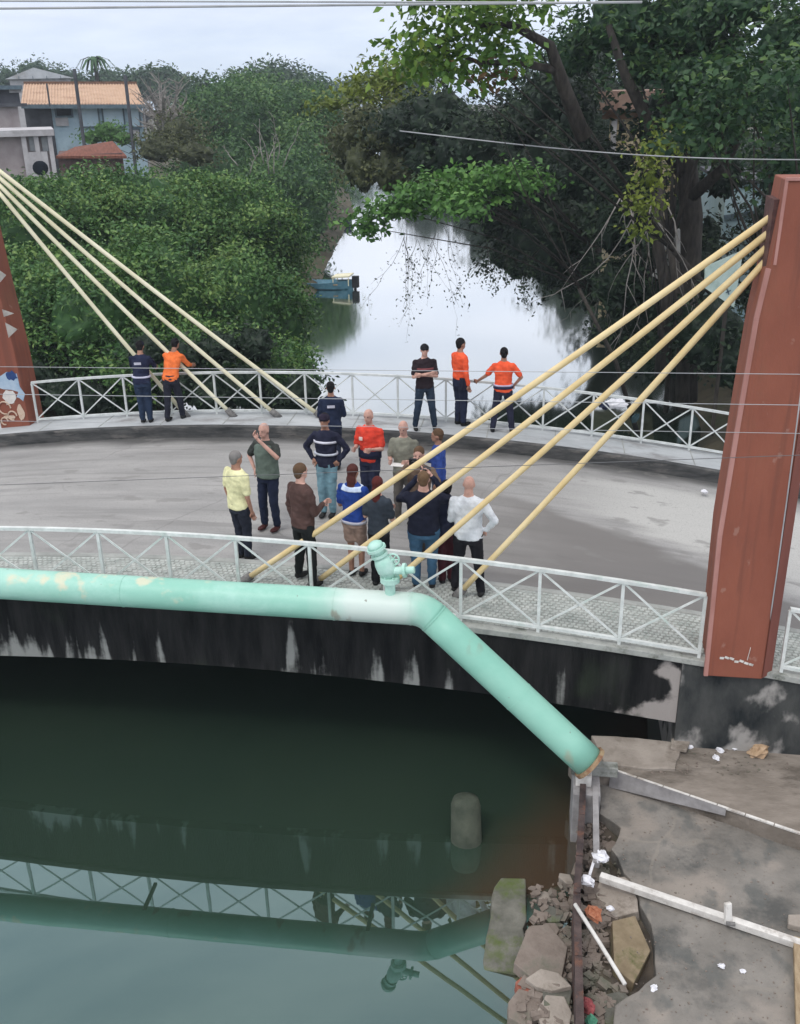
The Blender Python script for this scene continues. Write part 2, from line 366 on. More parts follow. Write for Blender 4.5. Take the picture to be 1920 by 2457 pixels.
LF_FAR = leafmat('far_leaf', (.030, .070, .038), (.050, .10, .050), (.085, .14, .060))
LF_ALM = leafmat('almond_leaf', (.04, .10, .018), (.11, .21, .032), (.27, .35, .06))
LF_BRIGHT = leafmat('bright_leaf', (.045, .11, .030), (.095, .22, .050), (.18, .33, .085))
LF_OLIVE = leafmat('olive_leaf', (.045, .055, .028), (.085, .10, .042), (.15, .16, .065))
LF_LIME = leafmat('lime_leaf', (.09, .13, .02), (.17, .22, .035), (.28, .32, .06))
LF_BROAD = leafmat('broad_leaf', (.014, .042, .022), (.040, .092, .034), (.13, .21, .05))
LF_BROWN = leafmat('brown_leaf', (.05, .032, .018), (.12, .07, .03), (.22, .13, .05))

# ------------------------------------------------------------------ sky is the world; water
def water_mat():
    m = bpy.data.materials.new('river_water'); m.use_nodes = True; t = m.node_tree; n = t.nodes; l = t.links
    n.remove(n['Principled BSDF'])
    tc = n.new('ShaderNodeTexCoord'); p = tc.outputs['Object']; sp = n.new('ShaderNodeSeparateXYZ'); l.new(p, sp.inputs[0])
    # body colour: murky green, silty brown where the bank is shallow
    v = math_node(n, l, 'ADD', sp.outputs[0], math_node(n, l, 'MULTIPLY', noise_at(n, l, p, 1.3, (1, 1, 1), 5), .8))
    v = math_node(n, l, 'ADD', v, math_node(n, l, 'MULTIPLY', math_node(n, l, 'ABSOLUTE', math_node(n, l, 'SUBTRACT', sp.outputs[1], 9.0)), -.55))
    sh = smooth01(n, l, v, -.9, .5)
    c1 = n.new('ShaderNodeMixRGB'); c1.inputs[1].default_value = (.024, .042, .030, 1); c1.inputs[2].default_value = (.070, .045, .028, 1); l.new(sh, c1.inputs[0])
    nz = noise_at(n, l, p, .35, (1, 1, 1), 4)
    c2 = n.new('ShaderNodeMixRGB'); c2.blend_type = 'MULTIPLY'; c2.inputs[0].default_value = .5; l.new(c1.outputs[0], c2.inputs[1])
    r = n.new('ShaderNodeValToRGB'); l.new(nz, r.inputs[0]); r.color_ramp.elements[0].position = .3; r.color_ramp.elements[0].color = (.75, .85, .8, 1); r.color_ramp.elements[1].position = .7; r.color_ramp.elements[1].color = (1.2, 1.15, 1, 1)
    l.new(r.outputs[0], c2.inputs[2])
    df = n.new('ShaderNodeBsdfDiffuse'); l.new(c2.outputs[0], df.inputs[0])
    gl = n.new('ShaderNodeBsdfGlossy'); 
    rg = math_node(n, l, 'ADD', math_node(n, l, 'MULTIPLY', smooth01(n, l, sp.outputs[1], 14, 30),  .06), .012); l.new(rg, gl.inputs['Roughness'])
    lw0 = n.new('ShaderNodeLayerWeight'); lw0.inputs['Blend'].default_value = .5; gt = n.new('ShaderNodeMixRGB'); l.new(smooth01(n, l, lw0.outputs['Facing'], .35, .7), gt.inputs[0]); gt.inputs[1].default_value = (.66, .93, .97, 1); gt.inputs[2].default_value = (.97, 1, 1, 1); l.new(gt.outputs[0], gl.inputs[0])
    b1 = n.new('ShaderNodeBump'); b1.inputs['Strength'].default_value = .035; b1.inputs['Distance'].default_value = .05
    l.new(noise_at(n, l, p, .9, (1, .35, 1), 3), b1.inputs['Height']); l.new(b1.outputs[0], gl.inputs['Normal'])
    lw = n.new('ShaderNodeLayerWeight'); lw.inputs['Blend'].default_value = .5
    fr = n.new('ShaderNodeValToRGB'); l.new(lw.outputs['Facing'], fr.inputs[0]); el = fr.color_ramp.elements
    el[0].position = .0; el[0].color = (.09, .09, .09, 1); el[1].position = 1; el[1].color = (1, 1, 1, 1)
    for pos, a in ((.25, .14), (.5, .27), (.66, .55), (.8, .90)):
        q = el.new(pos); q.color = (a, a, a, 1)
    ms = n.new('ShaderNodeMixShader'); l.new(fr.outputs[0], ms.inputs[0]); l.new(df.outputs[0], ms.inputs[1]); l.new(gl.outputs[0], ms.inputs[2])
    l.new(ms.outputs[0], n['Material Output'].inputs[0]); return m
WATERM = water_mat()
mb = MB(); mb.add([(-60, -40, WATER), (40, -40, WATER), (40, 400, WATER), (-60, 400, WATER)], [(0, 1, 2, 3)])
tag(mb.build('river_water', WATERM), kind='structure')

# terrain on both banks, carved for the river
def chan(y):                    # left and right shore x
    L_ = np.interp(y, [-40, 5, 20, 27, 33, 42, 47, 53, 66, 77, 120, 400], [-12, -12, -12, -11.2, -9.6, -10.4, -10.6, -11.6, -13.2, -14.5, -24, -60])
    R_2 = np.interp(y, [-40, 5, 11, 19, 27.4, 33, 41, 53, 69, 85, 120, 400], [2.2, 2.2, 2.2, 3.0, 4.4, 3.6, 2.6, .4, -3.4, -8, -20.5, -57])
    return L_, R_2
def terrain():
    ys = np.concatenate([np.linspace(-30, 10, 12), np.linspace(11, 90, 110), np.linspace(92, 420, 50)])
    xs = np.concatenate([np.linspace(-160, -26, 16), np.linspace(-25, 16, 120), np.linspace(18, 160, 16)])
    vs = []; nx = len(xs)
    for y in ys:
        l0, r0 = chan(y)
        for x in xs:
            d = max(l0-x, x-r0)       # >0 on land
            rough = .16*math.sin(x*1.7+y*.9)*math.sin(y*1.3-x*.6)
            if y < 20.3 and x > r0: z = -2.55-.5*min(1, (x-r0)) if y > 3 else -2.6
            else: z = -2.43+ (min(d, 4)*.42 if d > 0 else d*.9)+(rough if d > .2 else 0)
            if y < 20.3 and x < l0: z = -2.6+min(1.0, .3*(l0-x))
            vs.append((x, y, max(z, -4)))
    fs = [(j*nx+i, j*nx+i+1, (j+1)*nx+i+1, (j+1)*nx+i) for j in range(len(ys)-1) for i in range(nx-1)]
    m = MB().add(vs, fs); tag(m.build('ground_terrain', GROUND, smooth=True), kind='structure')
terrain()

# ------------------------------------------------------------------ bridge
Y0, YK, YKF, Y1 = 11.33, 12.58, 18.68, 19.80
S0, S1 = -15.2, 5.2
def sweep(y0, y1, s0, s1, top, bot, n=60):
    m = MB(); vs = []
    for i in range(n+1):
        s = s0+(s1-s0)*i/n; z = zd(s)
        vs += [(s, y0, z+bot), (s, y1, z+bot), (s, y1, z+top), (s, y0, z+top)]
    fs = []
    for i in range(n):
        a = i*4; b = a+4
        for k in range(4): fs.append((a+k, a+(k+1) % 4, b+(k+1) % 4, b+k))
    fs += [(3, 2, 1, 0), (n*4, n*4+1, n*4+2, n*4+3)]
    return m.add(vs, fs)
br = empty('bridge', (-4.9, 15.5, WATER), 'humped concrete bridge with a black mildewed beam crossing the river', 'bridge')
sweep(Y0+.16, Y1-.02, S0, 1.90, -.262, -1.0).build('deck_slab', mat('dark_underside', (.03, .031, .03), (.05, .05, .048), scale=.6), br)  # underside in one plain dark colour
sweep(Y0, Y0+.158, S0, 1.90, -.078, -1.0).build('deck_beam', BEAM, br)
sweep(Y0+.16, YK, S0, S1, -.03, -.259).build('near_footway', WALKN, br)
sweep(Y0-.05, Y0+.10, S0, S1, .012, -.075).build('footway_edge', EDGE, br, bevel=.012)
sweep(YKF+.14, Y1, S0, S1, .0, -.258).build('far_footway', WALKF, br)
sweep(YKF, YKF+.139, S0, S1, .003, -.257).build('kerb', KERB, br, bevel=.02)
sweep(YK, YK+.13, S0, S1, -.018, -.256).build('kerb', WALKN, br, bevel=.02)
ab = MB(); ab.add([], [])
sweep(Y0+.16, Y1-.05, 1.905, 14, -.262, -3.4).build('abutment', ABUT, br)
sweep(Y0-.02, Y0+.158, 1.905, S1, -.078, -3.4).build('abutment_face', ABUT, br)
sweep(Y0+.02, Y1-.05, -40, S0-.01, -.262, -3.4).build('abutment', ABUT, br)
rd = MB(); vs = []; ny = 14; nxr = 160
for i in range(nxr+1):
    s = -45+90*i/nxr
    for j in range(ny+1):
        t = j/ny; y = (YK+.02)+(YKF+.05-YK)*t
        if s < S0 or s > S1: y = 9.5+(21-9.5)*t if (s < -20 or s > 9) else y
        vs.append((s, y, zd(s)-.235+.03*math.sin(math.pi*t)))
rd.add(vs, [(i*(ny+1)+j, (i+1)*(ny+1)+j, (i+1)*(ny+1)+j+1, i*(ny+1)+j+1) for i in range(nxr) for j in range(ny)])
tag(rd.build('road', ROAD, smooth=True), kind='structure')
# pavement setts along the near footway (too small to pick apart)
sm = MB()
y = Y0+.13
row = 0
while y < YK-.02:
    x = -9.0+(row % 2)*.035
    while x < 3.9:
        wx = .066+random.uniform(-.008, .006); wy = .062; h = random.uniform(-.003, .008)
        z = zd(x)-.026
        j = [random.uniform(-.006, .006) for _ in range(4)]
        sm.add([(x+j[0], y, z-.02), (x+wx, y+j[1], z-.02), (x+wx+j[2], y+wy, z-.02), (x, y+wy+j[3], z-.02),
                (x+j[0]+.006, y+.006, z+h), (x+wx-.006, y+j[1]+.006, z+h), (x+wx+j[2]-.006, y+wy-.006, z+h), (x+.006, y+wy+j[3]-.006, z+h)],
               [(4, 5, 6, 7), (0, 1, 5, 4), (1, 2, 6, 5), (2, 3, 7, 6), (3, 0, 4, 7)], random.choice((0, 0, 0, 1)))
        x += .076
    y += .074; row += 1
SETT2 = mat('pale_sett_stone', (.46, .49, .46), (.60, .62, .58), scale=5)
so_ = sm.build('paving_sett', [SETT, SETT2], br); so_['kind'] = 'stuff'
# shallow expansion joints on far footway slabs are real gaps
for k in range(13):
    s = -13.2+k*1.35
    g = MB(); g.bar((s, YKF+.16, zd(s)+.002), (s, Y1-.03, zd(s)+.002), .018, .008); g.build('joint', WALKN, br)

# railings -------------------------------------------------------
def railing(name, label, xs, yf, mat_, h0, h1, group, w=.045, z0=0.0):
    x0 = xs[0]
    t = empty(name, (xs[len(xs)//2], yf(xs[len(xs)//2]), zd(xs[len(xs)//2])), label, 'railing', group)
    P = lambda s, h: Vector((s, yf(s), zd(s)+h+z0))
    def run(h, wd, ht, nm):
        m = MB()
        for a, b in zip(xs[:-1], xs[1:]):
            n = 3
            for i in range(n):
                s0 = a+(b-a)*i/n; s1 = a+(b-a)*(i+1)/n
                d = (P(s1, h)-P(s0, h)).normalized()*.004
                m.bar(P(s0, h)-d, P(s1, h)+d, wd, ht)
        m.build(nm, mat_, t)
    run(h1, .055, .045, 'top_rail'); run(h0, .05, .04, 'bottom_rail')
    for s in xs: MB().box((s-.02, yf(s)-.02, zd(s)-.02), (s+.02, yf(s)+.02, zd(s)+h1-.021)).build('post', mat_, t)
    for a, b in zip(xs[:-1], xs[1:]):
        off = Vector((0, .007, 0))
        MB().bar(P(a+.025, h1-.03)-off, P(b-.025, h0+.03)-off, .013, .026).build('brace', mat_, t)
        MB().bar(P(a+.025, h0+.03)+off, P(b-.025, h1-.03)+off, .013, .026).build('brace', mat_, t)
nearx = [-8.85, -7.82, -6.78, -5.80, -4.84, -3.89, -2.90, -1.92, -.93, .07, 1.10, 2.10]
ny_f = lambda s: 11.404-.0157*(s+1)
fy_f = lambda s: 19.64+.0148*(s+1)
railing('bridge_railing', 'white cross-braced railing with mint green pipe in front, ending at the red pylon', nearx, ny_f, RAILM, .09, .905, 'cross braced bridge railings')
farx = [-10.85, -9.78, -8.79, -7.79, -6.8, -5.82, -4.86, -3.87, -2.93, -1.94, -.95, .04, 1.03, 2.02, 2.98, 3.92, 4.9]
railing('bridge_railing', 'long grey-white railing on the river side of the far pavement', farx, fy_f, RAILF, .07, .895, 'cross braced bridge railings')
railing('bridge_railing', 'short white railing stretch beyond the tall red pylon', [3.12, 4.1, 5.1], lambda s: 11.36, RAILM, .09, .905, 'cross braced bridge railings')

# pylons ---------------------------------------------------------
pr = empty('bridge_pylon', (2.55, 11.5, zd(2.5)), 'tall brick red painted pylon beside the near railing holding four cables', 'pylon', 'red cable pylons')
def pyl(m, zs, shape):
    vs = []; n = None
    for z, pts in zip(zs, shape):
        n = len(pts); vs += [(x, y, z) for x, y in pts]
    k = len(zs)
    fs = [(i*n+j, i*n+(j+1) % n, (i+1)*n+(j+1) % n, (i+1)*n+j) for i in range(k-1) for j in range(n)]
    fs += [tuple(range(n-1, -1, -1)), tuple((k-1)*n+j for j in range(n))]
    return m.add(vs, fs)
zb = [-.62, 1.3, 2.6, 3.9, 4.44, 5.33]
xl = [2.20, 2.17, 2.22, 2.28, 2.34, 2.41]
shape = [[(x, 11.22), (2.86, 11.22), (3.0, 11.36), (3.0, 12.0), (x+.02, 12.0)] for x in xl]
pyl(MB(), zb, shape).build('shaft', PYL, pr, bevel=.012)
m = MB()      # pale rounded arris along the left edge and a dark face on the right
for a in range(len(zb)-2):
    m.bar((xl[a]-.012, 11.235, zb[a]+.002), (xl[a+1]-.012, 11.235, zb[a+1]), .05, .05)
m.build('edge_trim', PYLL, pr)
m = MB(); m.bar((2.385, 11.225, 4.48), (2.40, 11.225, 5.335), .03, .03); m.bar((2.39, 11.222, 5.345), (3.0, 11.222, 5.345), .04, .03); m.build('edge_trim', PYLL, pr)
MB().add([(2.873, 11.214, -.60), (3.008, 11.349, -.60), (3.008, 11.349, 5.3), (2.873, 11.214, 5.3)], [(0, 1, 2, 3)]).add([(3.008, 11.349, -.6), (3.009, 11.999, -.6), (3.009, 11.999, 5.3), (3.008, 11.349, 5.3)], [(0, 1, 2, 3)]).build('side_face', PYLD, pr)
m = MB(); m.box((2.345, 11.45, 4.40), (2.42, 11.90, 5.12)); m.build('anchor_plate', mat('anchor_recess', (.06, .03, .03), (.14, .07, .06), scale=8), pr)
m = MB()
for k in range(7): m.bar((2.33+.06*k, 11.213, -.33-.012*k+random.uniform(-.02, .02)), (2.38+.06*k, 11.213, -.34-.012*k+random.uniform(-.03, .02)), .004, .03)
m.bar((2.66, 11.213, -.35), (2.68, 11.213, -.17), .004, .02)
m.build('chipped_patch', WHITEP, pr)
pl = empty('bridge_pylon', (-11.3, 19.6, zd(-11.3)), 'red pylon covered in graffiti at the end of the far railing', 'pylon', 'red cable pylons')
pyl(MB(), [-.62, 1.3, 3.0, 5.35], [[(-11.62, 19.3), (x, 19.3), (x, 19.95), (-11.62, 19.95)] for x in (-10.93, -11.02, -11.17, -11.32)]).build('shaft', PYL, pl, bevel=.01)
GB = mat('graffiti_blue', (.30, .42, .55), (.42, .52, .62), scale=5); GW = mat('graffiti_white', (.5, .48, .45), (.7, .68, .64), scale=5)
GD = mat('graffiti_navy', (.02, .05, .16), (.04, .09, .25), scale=8); GP = mat('graffiti_cream', (.50, .36, .26), (.62, .50, .40), scale=8)
def blotch(parent, px, py, rw, rh, m, name='graffiti', y=19.292, n=14, seed=1):
    rr = random.Random(seed); c = at_y(px, py, y); k = depth(c)/F
    pts = [(c.x+math.cos(a)*rw*k*rr.uniform(.6, 1.1), c.z+math.sin(a)*rh*k*rr.uniform(.6, 1.1)) for a in [2*math.pi*i/n for i in range(n)]]
    pts = [(min(x, -10.99-.06*max(0, z)), z) for x, z in pts]
    MB().add([(x, y, z) for x, z in pts]+[(c.x, y-.001, c.z)], [(i, (i+1) % n, n) for i in range(n)]).build(name, m, parent)
blotch(pl, 30, 918, 50, 30, GB, seed=2, y=19.295); blotch(pl, 28, 902, 16, 14, GD, seed=3, y=19.29); blotch(pl, 60, 945, 26, 20, GB, seed=4, y=19.291)
blotch(pl, 22, 955, 20, 22, GW, seed=5, y=19.289); blotch(pl, 50, 990, 10, 22, GP, seed=6, y=19.2895)
blotch(pl, 34, 752, 9, 12, GW, seed=7); blotch(pl, 42, 790, 8, 20, GW, seed=8); blotch(pl, 15, 660, 10, 28, GW, seed=9)
blotch(pl, 24, 1000, 16, 5, GP, seed=10, y=19.288)
m = MB()
for cx, cz, r in ((-11.45, .05, .14), (-11.3, -.12, .1), (-11.5, -.25, .08)):
    m.tube([(cx+r*math.cos(a), 19.287, cz+r*math.sin(a)) for a in [i*.45 for i in range(12)]], .016, 5)
m.build('graffiti', GP, pl)

# cables ---------------------------------------------------------
tops = [(1872, 505), (1862, 545), (1855, 580), (1850, 612)]
ends = [Vector((-4.03, 12.02, zd(-4.03)-.03)), Vector((-3.05, 12.06, zd(-3.05)-.03)), Vector((-2.05, 12.10, zd(-2.05)-.03)), Vector((-1.05, 12.16, zd(-1.05)-.03))]
nm = ['topmost and longest', 'second from the top', 'third from the top', 'lowest and steepest']
for i in range(4):
    a = at_y(*tops[i], 11.68); b = ends[i]
    t = empty('stay_cable', b, f'{nm[i]} cream cable of the tall red pylon fan', 'cable', 'cream cables of the near pylon')
    pts = []
    for k in range(13):
        u = k/12; p = a.lerp(b, u); p.z -= .05*math.sin(math.pi*u); pts.append(p)
    MB().tube(pts, .0400, 12).build('sheath', CABLEY, t, smooth=True)
    d = (a-b).normalized()
    MB().tube([b-d*.05, b+d*.16], .062, 12).build('socket', CUP, t, smooth=True)
ftop = [(-10.95, 5.03), (-10.97, 4.92), (-10.99, 4.80), (-11.0, 4.68)]
fend = [-4.47, -5.42, -6.38, -7.4]
for i in range(4):
    a = Vector((ftop[i][0], 19.45, ftop[i][1])); b = Vector((fend[i], 19.38, zd(fend[i])-.0))
    t = empty('stay_cable', b, f'{nm[i]} pale cable running down to the far pavement from the graffiti pylon', 'cable', 'pale cables of the far pylon')
    pts = []
    for k in range(13):
        u = k/12; p = a.lerp(b, u); p.z -= .04*math.sin(math.pi*u); pts.append(p)
    MB().tube(pts, .042, 10).build('sheath', CABLEF, t, smooth=True)
    d = (a-b).normalized(); MB().tube([b-d*.05, b+d*.2], .068, 10).build('socket', CUP, t, smooth=True)

# ------------------------------------------------------------------ mint pipe with valve
pp = empty('water_pipe', (-4, 10.8, .2), 'thick mint green pipe along the bridge front, bending down to the bank', 'pipe')
A = Vector((-10.5, 10.8, .42)); B = Vector((-1.33, 10.8, .345)); E = Vector((.74, 10.28, -1.36))
pts = [A.lerp(B, i/14) for i in range(14)]
d1 = (B-A).normalized(); d2 = (E-B).normalized()
P0 = B-d1*.16; P3 = B+d2*.16
bend = [P0+(d1*.16)*2*u*(1-u)+0*d2 for u in ()]
curve = []
for k in range(9):
    u = k/8; curve.append(P0*(1-u)**2+B*2*u*(1-u)+P3*u*u)
main = [p for p in pts if (p-B).length > .2]+curve
MB().tube(main, .203, 36).build('pipe_run', PIPE, pp, smooth=True)
MB().tube([P3-d2*.01]+[P3.lerp(E, i/8) for i in range(1, 9)], .2045, 36).build('pipe_leg', PIPE, pp, smooth=True)
RUSTP = mat('rusted_flange', (.20, .09, .05), (.36, .27, .16), scale=9, bump=.5)
MB().tube([E+d2*.00, E+d2*.05], .235, 28).build('end_flange', RUSTP, pp, smooth=False)
for kx in (-8.2, -5.2, -2.45):
    c = A.lerp(B, (kx-A.x)/(B.x-A.x)); MB().tube([c-d1*.009, c+d1*.009], .2085, 36).build('weld_seam', PIPE, pp)
for k in range(3):
    s = -9+k*3.4; MB().bar((s, 10.8, .17), (s, 11.29, .12), .05, .05).build('bracket', KERB, pp)
for q, dq in ((P0, d1), (P3, d2), (P3.lerp(E, .55), d2)): MB().tube([q-dq*.009, q+dq*.009], .2085, 36).build('weld_seam', PIPE, pp)
# air valve standing on the pipe
vb = A.lerp(B, (-1.75-A.x)/(B.x-A.x)); vz = vb.z+.19
v = empty('air_valve', (vb.x, vb.y, vz), 'mint green flanged air valve standing on the thick pipe', 'valve')
def cyl(p, q, r): return MB().tube([p, q], r, 20)
p0 = Vector((vb.x, vb.y, vz-.03)); 
cyl(p0, p0+Vector((0, 0, .20)), .065).build('riser', MINT, v, smooth=False)
f0 = p0+Vector((0, 0, .2)); cyl(f0, f0+Vector((0, 0, .035)), .12).build('flange', MINT, v)
cyl(f0+Vector((0, 0, .036)), f0+Vector((0, 0, .065)), .12).build('flange', MINT, v)
b0 = f0+Vector((0, 0, .066)); dv = Vector((-.38, -.03, .92)).normalized()
m = MB(); m.tube([b0, b0+dv*.10, b0+dv*.2, b0+dv*.3], [.075, .115, .11, .08], 20); m.build('valve_body', MINT, v, smooth=True)
h0 = b0+dv*.3
MB().tube([h0, h0+dv*.035], .105, 20).build('flange', MINT, v)
MB().tube([h0+dv*.036, h0+dv*.09], .07, 18).build('neck', MINT, v)
MB().tube([h0+dv*.09, h0+dv*.125], .12, 20).build('flange', MINT, v)
MB().tube([h0+dv*.126, h0+dv*.17, h0+dv*.2], [.10, .095, .05], 20).build('cap', MINT, v, smooth=True)
q0 = b0+dv*.08; dr = Vector((.93, -.05, .12)).normalized()
MB().tube([q0+dr*.08, q0+dr*.2], .05, 16).build('side_branch', MINT, v)
MB().tube([q0+dr*.2, q0+dr*.235], .09, 18).build('flange', MINT, v)
MB().tube([q0+dr*.236, q0+dr*.34], .045, 14).build('side_branch', MINT, v)
hw = b0+dv*.24+Vector((.13, 0, .0)); m = MB()
m.tube([hw+Vector((.075*math.cos(a), .03, .075*math.sin(a))) for a in [i*math.pi/8 for i in range(17)]], .012, 6)
for k in range(3):
    a = k*math.pi/3; dd = Vector((math.cos(a)*.075, 0, math.sin(a)*.075)); m.tube([hw+Vector((0, .03, 0))-dd, hw+Vector((0, .03, 0))+dd], .008, 6)
m.tube([hw, hw+Vector((0, .05, 0))], .012, 6); m.bar(b0+dv*.24, hw, .02, .02)
m.build('handwheel', MINT, v)
bm_ = MB()
for fz in (f0, ):
    for k in range(6):
        a = k*math.pi/3; bm_.tube([fz+Vector((.1*math.cos(a), .1*math.sin(a), -.02)), fz+Vector((.1*math.cos(a), .1*math.sin(a), .09))], .011, 6)
bm_.build('bolt', MINT, v)['kind'] = 'stuff'

# ------------------------------------------------------------------ near right bank: slabs, wall, rubble
ZU, ZL = -1.78, -2.0
def P2(px, py, z): q = at_z(px, py, z); return (q.x, q.y)
def ccw(poly):
    a = sum(poly[i][0]*poly[(i+1) % len(poly)][1]-poly[(i+1) % len(poly)][0]*poly[i][1] for i in range(len(poly)))
    return poly if a > 0 else poly[::-1]
def grid_slab(name, poly, zt, th, m, sub=.12, amp=.012, parent=None, label=None, cat=None, kind=None, group=None):
    """slab with an uneven broken outline"""
    poly = ccw(poly); out = []
    rr = random.Random(len(poly)*7+int(abs(poly[0][0])*100))
    for i in range(len(poly)):
        a = Vector((*poly[i], 0)); b = Vector((*poly[(i+1) % len(poly)], 0)); n = max(1, int((b-a).length/sub))
        for k in range(n):
            p = a.lerp(b, k/n); out.append((p.x+rr.uniform(-amp, amp), p.y+rr.uniform(-amp, amp)))
    mbb = MB().prism(out, zt-th, zt)
    o = mbb.build(name, m, parent, bevel=.012)
    return tag(o, label, cat, group, kind)
# lower ground under everything (mud, debris bed)
vs = []; nx_, ny_ = 60, 60
for j in range(ny_+1):
    for i in range(nx_+1):
        x = -.9+8*i/nx_; y = 5.0+6.3*j/ny_
        sl_ = min(1, max(0, (x+.35+.12*math.sin(y*2.1))/1.0))
        z = -2.85+.68*sl_+.05*math.sin(x*9+y*4)*math.sin(y*7-x*3)
        if x > 1.3: z = -2.15
        if x < .62: z -= .55*min(1, max(0, (y-8.3)/.5))
        vs.append((x, y, z))
mm_ = MB().add(vs, [(j*(nx_+1)+i, j*(nx_+1)+i+1, (j+1)*(nx_+1)+i+1, (j+1)*(nx_+1)+i) for j in range(ny_) for i in range(nx_)])
tag(mm_.build('bank_mud', MUD, smooth=True), kind='structure')
SLABU = mat('upper_pavement_concrete', (.17, .145, .12), (.27, .235, .20), scale=2.2, stretch=(.7, 1.5, 1), bump=.5, bscale=20, c3=(.10, .085, .07), s3=1.5, rough=.9)
up = [P2(1385, 1848, ZU), P2(1475, 1850, ZU), P2(1700, 1925, ZU), P2(1925, 2004, ZU), (9, 8.9), (9, 11.33), (.60, 11.33), (.55, 10.9)]
grid_slab('pavement', up, ZU, .3, SLABU, kind='structure')
lo = [P2(1500, 1872, ZL), P2(1560, 1890, ZL), P2(1925, 2020, ZL), (8, 8.4), (8, 4.6), P2(1465, 2500, ZL), P2(1480, 2410, ZL), P2(1575, 2340, ZL), P2(1560, 2220, ZL), P2(1520, 2130, ZL), P2(1470, 2040, ZL), P2(1490, 1985, ZL), P2(1440, 1950, ZL), P2(1430, 1880, ZL)]
grid_slab('pavement', lo, ZL, .22, SLAB, kind='structure', amp=.02)
# white painted kerb edge between the two levels
k0 = at_z(1468, 1846, ZU+.012); k1 = at_z(1930, 2003, ZU+.012); dk_ = (k1-k0).normalized()
kr = empty('kerb_edge', k0, 'long white painted kerb edge running along the step between the concrete slabs', 'kerb')
m = MB(); nseg = 7
for i in range(nseg):
    a = k0.lerp(k1, i/nseg)+dk_*.006; b = k0.lerp(k1, (i+1)/nseg)-dk_*.006
    MB().bar(a, b, .035, .02).build('edge_strip', WHITEP, kr)
nrm = Vector((dk_.y, -dk_.x, 0))
f1 = k0.lerp(k1, .62)
MB().add([k0+nrm*.019+Vector((0, 0, .008)), f1+nrm*.019+Vector((0, 0, .008)), f1+nrm*.03-Vector((0, 0, .09)), k0+nrm*.07-Vector((0, 0, .23))], [(0, 1, 2, 3)]).build('riser', SIDEGREY, kr)
# pale broken slab against the wall
PALE = mat('pale_broken_concrete', (.27, .235, .20), (.38, .335, .29), scale=3, bump=.5, c3=(.19, .16, .13), s3=2)
grid_slab('concrete_slab', [P2(1418, 1770, ZU), P2(1480, 1772, ZU), P2(1640, 1790, ZU), P2(1618, 1850, ZU), P2(1560, 1852, ZU), P2(1450, 1838, ZU)], ZU+.045, .06, PALE, label='pale pinkish concrete slab lying by the foot of the pipe under the bridge', cat='slab')
grid_slab('concrete_slab', [P2(1612, 1785, ZU), P2(1655, 1790, ZU), P2(1645, 1812, ZU), P2(1608, 1808, ZU)], ZU+.09, .05, PALE, label='small curled slab fragment on the end of the pale pinkish slab', cat='slab')
# retaining wall of rusted sheet running along the water
rw = empty('retaining_wall', (.62, 9, -1.7), 'rusted sheet retaining wall along the water with a white block on its corner', 'wall')
wp = [P2(1400, 1862, -1.68), P2(1396, 1960, -1.68), P2(1390, 2060, -1.68), P2(1384, 2150, -1.68), P2(1388, 2300, -1.68), P2(1392, 2480, -1.68)]
for i in range(5):
    a = Vector((*wp[i], -2.12)); b = Vector((*wp[i+1], -2.12)); d = (b-a).normalized()*.004
    MB().bar(a+d, b-d, .05+.02*(i % 2), .88).build('sheet', RUST, rw)
    MB().bar(Vector((*wp[i], -1.665))+d, Vector((*wp[i+1], -1.665+.01*(i % 3)))-d, .075, .04).build('capping', RUST, rw)
MB().box((wp[0][0]-.13, wp[0][1]-.35, -2.9), (wp[0][0]+.20, wp[0][1]+.25, -1.69)).build('pier', SIDEGREY, rw, bevel=.01)
MB().box((wp[0][0]-.10, wp[0][1]-.20, -1.689), (wp[0][0]+.09, wp[0][1]-.02, -1.53)).build('white_block', WHITEP, rw, bevel=.008)
MB().box((wp[0][0]-.15, wp[0][1]+.02, -1.689), (wp[0][0]+.42, wp[0][1]+.16, -1.55)).build('cap_beam', EDGE, rw, bevel=.01)
m = MB().bar((wp[0][0]+.14, wp[0][1]-.2, -1.72), (wp[0][0]+.12, wp[0][1]-1.35, -1.86), .07, .1); m.build('side_beam', SIDEGREY, rw)
# lying white pole with stub
pa = at_z(1440, 2104, ZL+.09); pb = at_z(1925, 2268, ZL+.05)
po = empty('fallen_post', pa, 'long white square concrete post lying across the slab with a short upright stub', 'post')
MB().bar(pa, pb, .085, .085).build('shaft', WHITEP, po, bevel=.008)
sp_ = at_z(1748, 2212, ZL+.10); MB().bar(sp_+Vector((0, 0, -.02)), sp_+Vector((-.02, .05, .21)), .075, .05).build('stub', WHITEP, po, bevel=.01)
MB().tube([sp_+Vector((-.03, -.045, .02)), sp_+Vector((.06, -.045, .02))], .022, 8).build('bolt', CUP, po)
qa = at_z(1380, 2170, -1.60); qb = at_z(1500, 2362, -1.70)
tag(MB().tube([qa, qa.lerp(qb, .5)+Vector((0, 0, .01)), qb], .021, 10).build('thin_pole', WHITEP, smooth=True), 'thin white pole leaning from the rusty wall over the debris trench', 'pole')
e0 = at_z(1905, 2225, ZL+.05)
grid_slab('concrete_slab', [(e0.x-.05, e0.y), (e0.x+.3, e0.y-.08), (e0.x+.3, e0.y+.18), (e0.x-.02, e0.y+.16)], ZL+.08, .08, PALE, label='pale block at the outer end of the lying white post', cat='slab')
t0 = at_z(1912, 2475, ZL); t1 = at_z(1908, 2262, ZL)
WOOD = mat('weathered_wood', (.24, .17, .10), (.40, .31, .2), scale=4, stretch=(4, 1, 1), bump=.5)
tag(MB().bar(t0+Vector((.04, 0, .05)), t1+Vector((.03, 0, .05)), .11, .07).build('wooden_plank', WOOD, bevel=.008), 'weathered brown plank lying at the edge of the lower concrete slab', 'plank')

